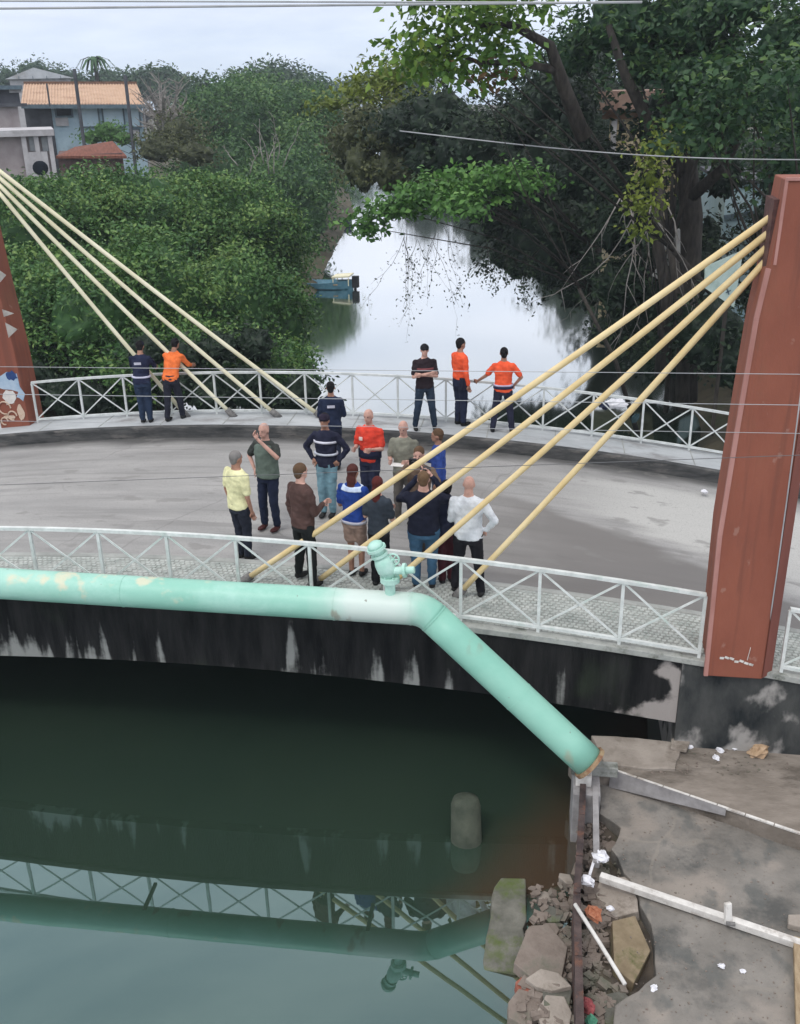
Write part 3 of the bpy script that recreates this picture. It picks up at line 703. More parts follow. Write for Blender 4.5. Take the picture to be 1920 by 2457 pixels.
# rubble -----------------------------------------------------------
def rock(name, px, py, z, rw_, rl, h, m, label, seed, cat='rubble', rot=0, tilt=(0, 0), n=7, group='broken concrete pieces on the bank'):
    rr = random.Random(seed); c = at_z(px, py, z); k = depth(c)/F
    a = rw_*k*1.15; b = rl*k/.55
    poly = []
    for i in range(n):
        t = 2*math.pi*i/n+rr.uniform(-.3, .3); r_ = rr.uniform(.80, 1.12)
        x, y = a*r_*math.cos(t), b*r_*math.sin(t)
        poly.append((x*math.cos(rot)-y*math.sin(rot), x*math.sin(rot)+y*math.cos(rot)))
    mb = MB(); vs = [(x*1.04, y*1.04, -h) for x, y in poly]+[(x, y, rr.uniform(-.004, .004)) for x, y in poly]+[(0, 0, .003)]
    fs = [tuple(range(n-1, -1, -1))]+[(i, (i+1) % n, n+(i+1) % n, n+i) for i in range(n)]+[(n+i, n+(i+1) % n, 2*n) for i in range(n)]
    mb.add(vs, fs); o = mb.build(name, m, bevel=.01)
    o.location = c; o.rotation_euler = (tilt[0], tilt[1], 0)
    return tag(o, label, cat, group)
a_ = at_z(1232, 2105, -2.18); b_ = at_z(1205, 2330, -2.40)
m = MB(); n_ = 9; vs = []; rr = random.Random(8)
sd_ = Vector(((b_-a_).y, -(b_-a_).x, 0)).normalized()
for i in range(n_+1):
    u = i/n_; p = a_.lerp(b_, u); w0, w1 = .19+.05*u+rr.uniform(-.02, .02), .17+.04*u+rr.uniform(-.02, .02)
    if i in (0, n_): w0 *= .8; w1 *= .75
    vs += [p+sd_*w0-Vector((0, 0, .03)), p-sd_*w1+Vector((0, 0, .02+rr.uniform(-.01, .01))), p-sd_*(w1+.04)-Vector((0, 0, .5)), p+sd_*(w0+.03)-Vector((0, 0, .5))]
fs = [(i*4+k, i*4+(k+1) % 4, i*4+4+(k+1) % 4, i*4+4+k) for i in range(n_) for k in range(4)]+[(3, 2, 1, 0), (n_*4, n_*4+1, n_*4+2, n_*4+3)]
tag(m.add(vs, fs).build('concrete_slab', MOSSY, bevel=.015), 'long mossy grey concrete slab leaning into the water, left of the rubble', 'slab')
RBL = [(1300, 2290, -2.12, 48, 48, 'large flat brown slab piece beside the middle of the rusty wall', RUBBLE, .1),
       (1315, 2352, -2.10, 42, 14, 'narrow cream slab piece below the large flat brown one', PALE, -.1),
       (1335, 2385, -2.16, 38, 24, 'grey-green slab piece below the narrow cream one', MOSSY, .2),
       (1258, 2415, -2.2, 34, 28, 'rounded pinkish slab piece near the water at the picture bottom', RUBBLE, -.2),
       (1330, 2440, -2.18, 30, 30, 'tan slab piece touching the picture bottom beside the rusty wall', PALE, .1),
       (1268, 2365, -2.2, 22, 20, 'red-brown brick lump beside the narrow cream slab piece', None, .3),
       (1322, 2232, -2.15, 18, 14, 'small square brown piece above the large flat one', RUBBLE, 0),
       (1325, 2195, -2.18, 20, 14, 'round dark grey lump between the mossy slab and the rusty wall', MOSSY, 0),
       (1310, 2150, -2.22, 24, 12, 'pale grey flake at the water edge near the white debris', PALE, .5),
       (1358, 2105, -2.2, 14, 14, 'small pale flake leaning on the rusty wall', PALE, .8),
       (1185, 2085, -2.47, 34, 8, 'thin brown sliver half under the water before the mossy slab', RUBBLE, -.6),
       (1165, 2145, -2.48, 24, 18, 'brown block drowned beside the mossy slab', RUBBLE, 0),
       (1480, 2150, -1.93, 48, 38, 'broad tan broken slab in the trench below the lying post', PALE, .1),
       (1510, 2270, -1.90, 44, 62, 'large mossy brown boulder of concrete at the slab edge', None, -.15),
       (1420, 2240, -2.0, 18, 30, 'grey sliver between the thin white pole and the boulder', MOSSY, .1),
       (1490, 2425, -1.96, 42, 34, 'flat grey-green slab piece in the lower trench corner', MOSSY, 0),
       (1440, 1955, -1.98, 26, 16, 'small grey slab piece in the upper trench', SLAB, 0),
       (1490, 1935, -1.90, 30, 22, 'cracked slab corner under the kerb edge', SLAB, .3),
       (1470, 2030, -1.95, 22, 14, 'brown fragment below the cracked slab corner', RUBBLE, .2)]
BRICKR = mat('broken_brick', (.20, .055, .035), (.34, .13, .09), scale=9, bump=.5)
MOSSB = mat('mossy_brown_boulder', (.17, .13, .08), (.27, .215, .14), scale=4, bump=.8, bscale=10, c3=(.10, .10, .04), s3=2.5)
for i, (px, py, z, a, b, lab, m, rt) in enumerate(RBL):
    if px > 1400: z -= .13
    elif py > 2180: a, b, z = a*1.18, b*1.12, z+.035
    if m is None: m = BRICKR if 'red' in lab else MOSSB
    rock('concrete_rubble', px, py, z, a, b, .13 if i != 13 else .25, m, lab, 20+i, rot=rt, tilt=(random.uniform(-.14, .14), random.uniform(-.18, .1)), n=random.choice((5, 5, 6)))
# fine rubble and litter
fm = MB(); rr = random.Random(5)
def chip(x, y, z, r, mi):
    M = Matrix.Rotation(rr.uniform(0, 3.1), 3, 'Z') @ Matrix.Rotation(rr.uniform(-.5, .5), 3, 'X'); a, b, c = r*rr.uniform(.5, 1.1), r*rr.uniform(.4, .8), r*rr.uniform(.2, .5)
    q = [M @ Vector((sx*a*rr.uniform(.6, 1.1), sy*b*rr.uniform(.6, 1.1), sz*c)) for sz in (-1, 1) for sx, sy in ((-1, -1), (1, -1), (1, 1), (-1, 1))]
    fm.add([(x+v.x, y+v.y, z+v.z) for v in q], [(3, 2, 1, 0), (4, 5, 6, 7), (0, 1, 5, 4), (1, 2, 6, 5), (2, 3, 7, 6), (3, 0, 4, 7)], mi)
for _ in range(1050):
    py = rr.uniform(1900, 2457); u = (py-1900)/557
    px = rr.gauss(1430, 24) if rr.random() < .55 else rr.uniform(1240+60*(1-u), 1400)
    if px < 1385 and py < 2120: continue
    z = -2.12 if px > 1395 else -2.16
    q = at_z(px, py, z); chip(q.x, q.y, z, rr.choice((.014, .02, .03, .045, .07))*rr.uniform(.7, 1.3), rr.choice((0, 0, 1, 1, 1, 1, 1, 2, 3, 0)))
for _ in range(260):
    px = rr.uniform(1480, 1910); py = rr.uniform(1960, 2450); q = at_z(px, py, ZL+.004); chip(q.x, q.y, ZL+.004, rr.uniform(.004, .014), rr.choice((0, 1, 1, 3)))
for _ in range(160):
    px = rr.uniform(1450, 1900); py = rr.uniform(1790, 1860); q = at_z(px, py, ZU+.004); chip(q.x, q.y, ZU+.004, rr.uniform(.006, .022), rr.choice((0, 1, 2, 3)))
tag(fm.build('rubble_gravel', [RUBBLE, MUD, BRICKR, PALE]), 'loose chips of brick and concrete filling the trench by the rusty wall', 'gravel', kind='stuff')
def litter(name, px, py, z, r, m, label, seed, group=None, cat='litter', n=10):
    rr = random.Random(seed); c = at_z(px, py, z); k = depth(c)/F*r
    mb = MB(); mb.ball((0, 0, 0), (k, k*1.2, k*.6), n, 7)
    mb.v = [tuple(v_*rr.uniform(.55, 1.25) for v_ in v) for v in mb.v]
    o = mb.build(name, m); o.location = c+Vector((0, 0, k*.3)); o.rotation_euler = (rr.uniform(-.5, .5), 0, rr.uniform(0, 3)); return tag(o, label, cat, group)
WHT = mat('white_plastic', (.62, .62, .66), (.82, .82, .85), scale=20, rough=.4)
litter('plastic_bag', 1442, 2060, -1.85, 22, WHT, 'crumpled white plastic bag, upper one in the debris trench', 1, cat='bag')
litter('plastic_bag', 1412, 2118, -1.85, 19, WHT, 'crumpled white plastic bag just under the start of the lying post', 2, cat='bag')
tag(MB().bar(at_z(1415, 2100, -1.84), at_z(1432, 2045, -1.84), .03, .015).build('white_stick', WHT), 'short white stick joining the two crumpled white bags', 'stick')
litter('plastic_bag', 1465, 2182, -1.9, 10, WHT, 'small white scrap beside the orange rubbish', 3, cat='litter')
ORG = mat('orange_plastic', (.30, .10, .05), (.45, .19, .11), scale=30)
litter('orange_rubbish', 1425, 2195, -1.93, 20, ORG, 'orange plastic rubbish heap in the middle of the trench', 4)
litter('red_rubbish', 1412, 2420, -1.95, 18, mat('red_plastic', (.22, .045, .05), (.34, .09, .09), scale=30), 'crimson plastic rubbish at the lower end of the trench', 5)
litter('green_rubbish', 1420, 2452, -1.93, 14, mat('green_plastic', (.04, .17, .11), (.08, .24, .15), scale=30), 'bright green plastic scrap at the picture bottom in the trench', 6)
litter('white_cup', 1732, 2320, ZL, 10, WHT, 'small crushed white cup lying on the middle of the lower slab', 7, cat='cup')
litter('white_scrap', 1783, 2332, ZL, 7, WHT, 'tiny pale scrap beside the crushed white cup', 8)
litter('white_scrap', 1570, 2372, ZL, 9, WHT, 'white paper scrap at the lower edge of the mossy boulder', 9)
for i, (px, py, lb) in enumerate([(1655, 1792, 'leftmost small white scrap under the stained wall'), (1727, 1802, 'white scrap directly below the pale wall stain'), (1718, 1820, 'lowest white scrap on the upper pavement'), (1762, 1796, 'white scrap nearest the tan sack')]):
    litter('white_scrap', px, py, ZU, 9, WHT, lb, 30+i, 'paper scraps under the wall')
o = litter('tan_sack', 1818, 1808, ZU, 26, mat('tan_sacking', (.36, .24, .14), (.50, .36, .24), scale=12, bump=.5), 'tan sandbag-like lump where the thin guy wire meets the pavement', 40, cat='sack')
litter('white_scrap', 1690, 1182, zd(2.5)-.23, 9, WHT, 'bright white scrap lying on the road near the tall red pylon', 41)
# drowned pile
m = MB(); c0 = at_z(1118, 2020, WATER)
zt_ = -1.86
q0_ = at_z(1118, 1912, zt_)
m.loft([((q0_.x+.04, q0_.y-.35, -3.2), (.20, 0, 0), (0, .17, 0)), ((q0_.x+.02, q0_.y-.12, -2.4), (.195, 0, 0), (0, .16, 0)), ((q0_.x, q0_.y, zt_-.12), (.185, 0, 0), (0, .15, 0)), ((q0_.x, q0_.y, zt_-.03), (.16, 0, 0), (0, .13, 0)), ((q0_.x, q0_.y, zt_), (.09, 0, 0), (0, .07, 0))], 16)
pl_o = m.build('pile_stump', PILE, smooth=True); tag(pl_o, 'dark greenish round-topped pile stump standing alone in the water', 'pile')

# ------------------------------------------------------------------ wires
def wire(label, a, b, r, m, sag=.0, group='thin overhead wires crossing the view'):
    a = Vector(a); b = Vector(b); pts = []
    for k in range(17):
        u = -.35+1.7*k/16; p = a.lerp(b, u) if True else a; p.z -= sag*4*u*(1-u); pts.append(p)
    tag(MB().tube(pts, r, 6).build('overhead_wire', m, smooth=True), label, 'wire', group)
wire('wire passing level with the heads of the three men at the far railing', at_y(14, 880, 7.2), at_y(1920, 898, 6.8), .0024, WIRE, .0)
wire('wire crossing the far railing at mid height', at_y(14, 946, 7.2), at_y(1920, 972, 6.8), .0024, WIRE, .0)
wire('dark wire crossing the empty road beside the yellow-shirted man', at_y(14, 1163, 7.2), at_y(1920, 1092, 6.8), .0024, WIRED, .0)
wire('faint wire passing the near edge of the far pavement', at_y(14, 1010, 7.2), at_y(1920, 1040, 6.8),   .0020, WIRE, .0)
wire('topmost wire drawn against the cloudy sky', at_y(14, 2, 14), at_y(1100, 5, 14), .012, WIRE)
wire('second wire drawn against the cloudy sky', at_y(14, 20, 14), at_y(1120, 9, 14), .016, WIRE)
tag(MB().tube([at_y(960+(1925-960)*k/14, 314+69*k/14, 24-8*k/14)-Vector((0, 0, .12*math.sin(math.pi*k/14))) for k in range(15)], [.014-.005*k/14 for k in range(15)], 6).build('overhead_wire', WIRE, smooth=True), 'pale wire strung from the river trees past the thick trunk', 'wire')
gw0 = at_y(1935, 840, 10.9); gw1 = at_z(1802, 1790, ZU)
tag(MB().tube([gw0.lerp(gw1, k/6)+Vector((.02*math.sin(math.pi*k/6), 0, 0)) for k in range(7)], .008, 6).build('guy_wire', WIRE, smooth=True), 'thin pale guy wire hanging down along the tall red pylon to the ground', 'wire')

# ------------------------------------------------------------------ foliage
def raw_mesh(name, V, Fv, tone, m, tris=True):
    me = bpy.data.meshes.new(name); nv = len(V); nf = len(Fv)
    me.vertices.add(nv); me.vertices.foreach_set('co', V.astype(np.float32).ravel())
    me.loops.add(nf*3); me.loops.foreach_set('vertex_index', Fv.astype(np.int32).ravel())
    me.polygons.add(nf); me.polygons.foreach_set('loop_start', np.arange(nf, dtype=np.int32)*3)
    me.update(calc_edges=True)
    at = me.attributes.new('tone', 'FLOAT', 'FACE'); at.data.foreach_set('value', tone.astype(np.float32))
    me.materials.append(m); return me
def unit(a): return a/np.maximum(1e-9, np.linalg.norm(a, axis=1, keepdims=True))
def leaf_cards(pos, nrm_, size, tone, aspect=.5, rng=RNG, fold=.12):
    n = len(pos); r = rng.normal(size=(n, 3)); u = unit(np.cross(nrm_, r)); v = np.cross(nrm_, u)
    L_ = (size*rng.uniform(.7, 1.3, n))[:, None]; W_ = L_*aspect
    V = np.stack([pos-u*L_*.5, pos+v*W_*.5+nrm_*L_*fold, pos+u*L_*.5, pos-v*W_*.5+nrm_*L_*fold], 1).reshape(-1, 3)
    b = (np.arange(n)*4)[:, None]
    Fv = np.concatenate([b+np.array([[0, 1, 2]]), b+np.array([[0, 2, 3]])], 1).reshape(-1, 3)
    return V, Fv, np.repeat(tone, 2)
def crown_mesh(name, blobs, per, leaf, m, clump=16, spread=.22, core=.72, seed=0, aspect=.5, lean_light=.25, low=-.45, hollow=0.0, sub=0):
    """blobs: list of (centre, radii). leaves gather in clumps over the lumpy surface, filling some depth"""
    rng = np.random.default_rng(seed+100); Vs, Fs, Ts = [], [], []; off = 0
    base_blobs = blobs
    if sub:                     # break each mass into smaller billows with shaded hollows between them
        nb = []
        for c, r in blobs:
            d = unit(rng.normal(size=(sub*2, 3))); d = d[d[:, 2] > -.35][:sub]
            for q in d:
                f = rng.uniform(.26, .46); nb.append((tuple(np.array(c)+q*np.array(r)*(1.0-f*.75)), tuple(np.array(r)*f*np.array([1.1, 1.1, .8]))))
        blobs = nb
    cen = np.array([b[0] for b in blobs], float); rad = np.array([b[1] for b in blobs], float)
    for bi in range(len(blobs)):
        c, r = cen[bi], rad[bi]; area = r[0]*r[1]+r[1]*r[2]+r[0]*r[2]
        nc = max(4, int(area*per*1.7/clump))
        d = unit(rng.normal(size=(nc*2, 3))); d = d[d[:, 2] > low][:nc]; nc = len(d)
        lump = 1+.10*np.sin(d[:, 0]*7+bi)+.09*np.sin(d[:, 1]*9+2*bi)+.08*np.sin(d[:, 2]*8+d[:, 0]*5+bi)+rng.normal(0, .045, nc)
        lump = np.where(rng.random(nc) < .35, lump*rng.uniform(.74, .95, nc), lump)
        cc = c+d*r*lump[:, None]
        # drop clumps deep inside another blob
        keep = np.ones(nc, bool)
        for bj in range(len(blobs)):
            if bj != bi: keep &= (((cc-cen[bj])/rad[bj])**2).sum(1) > (.55 if sub else .72)
        if hollow: keep &= rng.random(nc) > hollow
        cc, d = cc[keep], d[keep]; nc = len(cc)
        if nc == 0: continue
        ct = rng.uniform(0, 1, nc)*.5+.16*np.clip(d[:, 2], 0, 1)+(rng.uniform(-.12, .28) if sub else .04)  # top light painted into tone: clumps facing up get lighter leaves
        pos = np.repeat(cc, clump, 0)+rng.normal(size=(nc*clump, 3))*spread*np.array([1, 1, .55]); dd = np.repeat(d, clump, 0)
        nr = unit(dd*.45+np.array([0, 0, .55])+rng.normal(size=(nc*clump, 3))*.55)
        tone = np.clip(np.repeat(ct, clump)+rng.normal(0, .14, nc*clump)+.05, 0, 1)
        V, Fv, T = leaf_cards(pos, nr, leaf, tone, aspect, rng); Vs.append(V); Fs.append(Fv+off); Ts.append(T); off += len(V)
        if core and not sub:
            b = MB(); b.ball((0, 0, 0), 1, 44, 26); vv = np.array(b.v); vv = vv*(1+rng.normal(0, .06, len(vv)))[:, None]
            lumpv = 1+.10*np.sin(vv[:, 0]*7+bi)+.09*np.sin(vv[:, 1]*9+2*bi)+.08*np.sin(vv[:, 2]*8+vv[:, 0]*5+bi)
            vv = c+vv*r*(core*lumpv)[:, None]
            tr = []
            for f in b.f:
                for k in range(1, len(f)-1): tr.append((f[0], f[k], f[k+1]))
            Vs.append(vv); Fs.append(np.array(tr)+off); Ts.append(rng.uniform(0, .45, len(tr))); off += len(vv)  # core keeps to dark tones, standing in for shade inside the crown
    if core and sub:
        for bi, (c, r) in enumerate(base_blobs):
            b = MB(); b.ball((0, 0, 0), 1, 40, 24); vv = np.array(b.v)*(1+rng.normal(0, .07, len(b.v)))[:, None]*np.array(r)*.74+np.array(c)
            tr = [(f[0], f[k], f[k+1]) for f in b.f for k in range(1, len(f)-1)]
            Vs.append(vv); Fs.append(np.array(tr)+off); Ts.append(rng.uniform(0, .3, len(tr))); off += len(vv)  # inner shade of billowed crowns painted as low tones too
    return raw_mesh(name, np.concatenate(Vs), np.concatenate(Fs), np.concatenate(Ts), m)
def trunk_mesh(base, targets, r0, seed=0):
    rr = random.Random(seed); mb = MB(); base = Vector(base)
    fork = base+(sum((Vector(t) for t in targets), Vector())/len(targets)-base)*.45
    mid = base.lerp(fork, .5)+Vector((rr.uniform(-.2, .2), rr.uniform(-.2, .2), 0))
    mb.tube([base-Vector((0, 0, .3)), mid, fork], [r0*1.15, r0*.9, r0*.7], 8)
    for t in targets:
        t = Vector(t); m1 = fork.lerp(t, .5)+Vector((rr.uniform(-.3, .3), rr.uniform(-.3, .3), rr.uniform(0, .4)))
        mb.tube([fork-(m1-fork).normalized()*.05, m1, t], [r0*.35, r0*.2, r0*.08], 6)
    return mb
def pblob(px, py, y, rx, rz=None, ry=None):
    c = at_y(px, py, y); k = depth(c)/F; rx_ = rx*k; rz_ = (rz if rz else rx)*k; ry_ = ry if ry else (rx_+rz_)/2
    return (tuple(c), (rx_, ry_, rz_))
def tree(name, label, blobs, lm, per, leaf, base=None, r0=.2, seed=0, group=None, cat='tree', bark=None, **kw):
    bl = [pblob(*b) for b in blobs]
    cx = sum(b[0][0] for b in bl)/len(bl); cy = sum(b[0][1] for b in bl)/len(bl)
    if base is None: base = (cx, cy, -2.2)
    t = empty(name, base, label, cat, group)
    trunk_mesh(base, [b[0] for b in (bl[:3] if name == 'ivy_tree' else bl[:5])], r0, seed).build('trunk', bark or BARK, t, smooth=True)
    me = crown_mesh('crown', bl, per, leaf, lm, seed=seed, **kw); link('crown', me, None, t)
    return t
GL = 'dense green trees along the far left bank'
GR = 'trees of the right bank'
# (px, py, y, rx px, rz px)
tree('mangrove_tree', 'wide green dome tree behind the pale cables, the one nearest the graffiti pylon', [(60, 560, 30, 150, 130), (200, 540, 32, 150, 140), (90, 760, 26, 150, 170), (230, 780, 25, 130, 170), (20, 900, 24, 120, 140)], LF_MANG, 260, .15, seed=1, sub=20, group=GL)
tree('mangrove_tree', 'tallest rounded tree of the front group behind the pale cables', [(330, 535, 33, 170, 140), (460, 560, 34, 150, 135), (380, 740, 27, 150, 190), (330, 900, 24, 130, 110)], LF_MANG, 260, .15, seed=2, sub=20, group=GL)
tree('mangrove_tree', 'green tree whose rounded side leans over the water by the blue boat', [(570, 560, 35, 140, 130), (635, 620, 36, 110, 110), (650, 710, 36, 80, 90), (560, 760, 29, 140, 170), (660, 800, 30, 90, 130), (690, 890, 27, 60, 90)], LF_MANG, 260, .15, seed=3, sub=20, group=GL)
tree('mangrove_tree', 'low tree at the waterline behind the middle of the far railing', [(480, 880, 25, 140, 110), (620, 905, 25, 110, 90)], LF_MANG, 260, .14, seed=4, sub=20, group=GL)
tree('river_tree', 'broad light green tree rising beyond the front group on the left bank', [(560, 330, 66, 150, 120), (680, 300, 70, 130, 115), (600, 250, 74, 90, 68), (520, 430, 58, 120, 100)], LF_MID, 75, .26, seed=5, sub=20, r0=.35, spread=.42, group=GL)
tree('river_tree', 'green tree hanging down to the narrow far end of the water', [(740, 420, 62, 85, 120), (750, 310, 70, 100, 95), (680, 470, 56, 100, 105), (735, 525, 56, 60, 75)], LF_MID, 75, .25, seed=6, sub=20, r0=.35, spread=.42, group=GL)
tree('river_tree', 'olive leafy boughs hanging over the narrow far water', [(880, 310, 34, 70, 66), (870, 400, 33, 52, 70), (950, 320, 33, 80, 80), (940, 410, 32, 62, 60), (830, 350, 36, 46, 60), (1000, 420, 32, 60, 50)], LF_OLIVE, 130, .17, base=(5.0, 33, -.8), seed=7, r0=.12, spread=.26, group=GR)
GF = 'far trees on the horizon'
tree('distant_tree', 'dark high dome tree against the sky, the largest on the horizon', [(600, 242, 130, 90, 72), (665, 222, 135, 90, 70), (530, 268, 120, 60, 50), (745, 240, 130, 65, 52)], LF_FAR, 22, .55, seed=8, sub=14, r0=.5, spread=.8, group=GF, base=(-35, 130, -1))
tree('distant_tree', 'flat dark dome tree behind the grey bare tree', [(385, 210, 150, 70, 44), (340, 215, 150, 60, 34), (435, 228, 140, 40, 40), (300, 210, 155, 40, 26)], LF_FAR, 22, .6, seed=9, sub=14, r0=.5, spread=.8, group=GF, base=(-60, 150, -1))
tree('distant_tree', 'dark rounded tree below the high dome on its left', [(490, 250, 100, 60, 60), (450, 290, 95, 45, 50)], LF_FAR, 34, .4, seed=10, sub=14, r0=.4, spread=.6, group=GF, base=(-33, 98, -1))
tree('distant_tree', 'flat treetop above the white gable roof', [(80, 170, 150, 45, 22), (130, 185, 150, 60, 20), (20, 190, 150, 30, 30)], LF_FAR, 22, .5, seed=11, r0=.3, spread=.7, group=GF, base=(-85, 150, -1))
tree('distant_tree', 'pale small treetops seen low over the river bend', [(880, 195, 210, 22, 20), (840, 205, 210, 34, 16), (930, 205, 200, 40, 25), (990, 210, 190, 60, 40)], LF_FAR, 14, .7, seed=12, r0=.3, spread=.9, group=GF, base=(-35, 205, -1))
tree('distant_tree', 'long low belt tree on the horizon left of the palm', [(180, 200, 160, 50, 16), (260, 195, 160, 60, 24), (550, 240, 150, 60, 30), (820, 235, 160, 60, 30)], LF_FAR, 16, .7, seed=13, r0=.3, spread=.8, group=GF, base=(-70, 160, -1))
# right side
tree('lime_tree', 'yellow-green boughs reaching over the river against the sky', [(930, 195, 36, 70, 46), (860, 225, 37, 55, 36), (1010, 155, 35, 70, 52), (800, 250, 38, 45, 24), (960, 245, 35, 90, 36)], LF_LIME, 120, .22, base=(6.5, 36, -.8), r0=.25, seed=14, core=.5, spread=.28, group=GR)
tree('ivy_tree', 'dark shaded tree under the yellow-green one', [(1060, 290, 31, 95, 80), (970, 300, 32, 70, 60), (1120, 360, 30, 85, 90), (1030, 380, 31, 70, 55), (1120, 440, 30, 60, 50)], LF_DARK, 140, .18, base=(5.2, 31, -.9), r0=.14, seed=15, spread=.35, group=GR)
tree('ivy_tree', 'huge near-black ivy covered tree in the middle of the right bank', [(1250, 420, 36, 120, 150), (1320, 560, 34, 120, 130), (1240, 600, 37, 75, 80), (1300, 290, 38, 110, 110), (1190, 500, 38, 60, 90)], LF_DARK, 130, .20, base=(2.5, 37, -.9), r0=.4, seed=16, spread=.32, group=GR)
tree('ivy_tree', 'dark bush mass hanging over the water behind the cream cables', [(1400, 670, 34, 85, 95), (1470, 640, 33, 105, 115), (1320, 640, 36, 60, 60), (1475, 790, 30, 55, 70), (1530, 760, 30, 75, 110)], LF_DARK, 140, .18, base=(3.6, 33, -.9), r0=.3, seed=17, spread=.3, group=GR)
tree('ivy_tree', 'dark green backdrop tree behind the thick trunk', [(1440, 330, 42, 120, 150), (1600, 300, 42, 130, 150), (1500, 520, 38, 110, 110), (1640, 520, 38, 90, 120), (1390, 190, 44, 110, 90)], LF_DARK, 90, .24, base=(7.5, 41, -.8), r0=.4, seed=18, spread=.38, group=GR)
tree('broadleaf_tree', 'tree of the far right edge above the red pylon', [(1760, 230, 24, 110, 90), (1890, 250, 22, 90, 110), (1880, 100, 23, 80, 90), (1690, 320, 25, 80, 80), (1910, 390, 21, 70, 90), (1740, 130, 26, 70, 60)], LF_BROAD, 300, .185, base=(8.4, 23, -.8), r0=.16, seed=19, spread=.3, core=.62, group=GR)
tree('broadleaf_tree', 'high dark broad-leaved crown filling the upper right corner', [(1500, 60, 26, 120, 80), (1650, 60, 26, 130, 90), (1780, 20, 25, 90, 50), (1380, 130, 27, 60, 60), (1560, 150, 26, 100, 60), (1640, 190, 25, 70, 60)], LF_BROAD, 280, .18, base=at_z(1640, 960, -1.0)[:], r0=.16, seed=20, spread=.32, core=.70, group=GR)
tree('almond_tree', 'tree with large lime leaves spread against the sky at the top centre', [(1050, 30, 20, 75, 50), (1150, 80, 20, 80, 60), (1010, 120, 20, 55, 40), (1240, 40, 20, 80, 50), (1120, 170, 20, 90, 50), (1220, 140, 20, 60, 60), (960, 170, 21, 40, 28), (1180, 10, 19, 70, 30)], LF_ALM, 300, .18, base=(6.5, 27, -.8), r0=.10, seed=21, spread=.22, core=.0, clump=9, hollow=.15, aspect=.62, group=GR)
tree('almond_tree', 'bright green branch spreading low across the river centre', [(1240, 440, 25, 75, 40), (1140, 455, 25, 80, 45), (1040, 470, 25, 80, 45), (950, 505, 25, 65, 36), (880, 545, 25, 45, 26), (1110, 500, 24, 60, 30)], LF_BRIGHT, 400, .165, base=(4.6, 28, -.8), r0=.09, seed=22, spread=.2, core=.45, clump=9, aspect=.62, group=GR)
tree('almond_tree', 'yellow-green vine strand hanging beside the thick trunk', [(1560, 430, 22, 32, 60), (1540, 500, 22, 30, 50), (1585, 360, 22, 40, 45), (1525, 555, 22, 22, 36)], LF_LIME, 260, .15, base=at_z(1600, 960, -1.0)[:], r0=.06, seed=23, spread=.16, core=.3, clump=8, group=GR)
tree('almond_tree', 'mid green leafy boughs to the right of the thick trunk', [(1720, 250, 20, 60, 50), (1690, 330, 20, 70, 45), (1810, 300, 20, 60, 60), (1780, 180, 20, 60, 50), (1890, 200, 19, 50, 60)], LF_BROAD, 280, .17, base=at_z(1900, 980, -1.0)[:], r0=.12, seed=24, spread=.24, core=0, clump=9, hollow=.2, aspect=.6, group=GR)
tree('undergrowth_bush', 'dark undergrowth at the foot of the thick trunk by the pylon', [(1600, 720, 27, 110, 90), (1700, 800, 24, 90, 110), (1780, 880, 23, 70, 90), (1590, 860, 26, 90, 70), (1680, 640, 27, 70, 70)], LF_DARK, 140, .16, base=(5.6, 25.5, -1.0), r0=.1, seed=25, spread=.28, cat='bush', group=GR)
tree('reddish_bush', 'small reddish brown leaf cluster among the lime leaves', [(1150, 185, 19.4, 30, 22), (1180, 195, 19.6, 24, 14)], LF_BROWN, 130, .16, base=(2.2, 22, -.8), r0=.05, seed=26, spread=.16, core=0, clump=6, cat='branch', group=GR)
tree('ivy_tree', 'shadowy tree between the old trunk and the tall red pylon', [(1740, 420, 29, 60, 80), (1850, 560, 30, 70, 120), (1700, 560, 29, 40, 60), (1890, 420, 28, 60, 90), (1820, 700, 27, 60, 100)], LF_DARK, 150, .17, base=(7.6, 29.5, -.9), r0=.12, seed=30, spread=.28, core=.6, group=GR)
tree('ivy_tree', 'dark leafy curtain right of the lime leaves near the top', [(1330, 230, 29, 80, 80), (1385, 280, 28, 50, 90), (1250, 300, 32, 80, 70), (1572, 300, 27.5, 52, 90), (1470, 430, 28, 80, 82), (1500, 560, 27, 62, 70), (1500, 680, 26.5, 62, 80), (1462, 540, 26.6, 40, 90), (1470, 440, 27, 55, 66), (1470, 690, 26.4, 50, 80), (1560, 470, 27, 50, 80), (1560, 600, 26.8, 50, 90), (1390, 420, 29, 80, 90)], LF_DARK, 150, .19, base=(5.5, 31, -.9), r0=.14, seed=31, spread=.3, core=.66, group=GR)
# thick leaning trunk of the big tree
def limb(pts, rad): return MB().tube([at_y(px, py, y) for px, py, y in pts], rad, 12)
bt = empty('old_tree_trunk', tuple(at_y(1650, 700, 26)), 'thick dark trunk rising above the cream cables on the right bank', 'tree')
limb([(1640, 960, 26), (1650, 700, 26), (1660, 520, 26), (1640, 330, 26), (1600, 150, 26), (1590, 20, 26)], [.36, .30, .27, .24, .18, .12]).build('trunk', BARK, bt, smooth=True)
limb([(1645, 420, 26), (1560, 300, 25.5), (1500, 180, 25), (1460, 60, 25)], [.2, .15, .11, .07]).build('limb', BARK, bt, smooth=True)
limb([(1650, 480, 26), (1740, 400, 25), (1800, 260, 24), (1840, 120, 24)], [.16, .12, .09, .05]).build('limb', BARK, bt, smooth=True)
limb([(1590, 900, 24), (1600, 700, 24), (1575, 560, 24), (1590, 430, 24)], [.2, .15, .12, .08]).build('limb', BARK, bt, smooth=True)
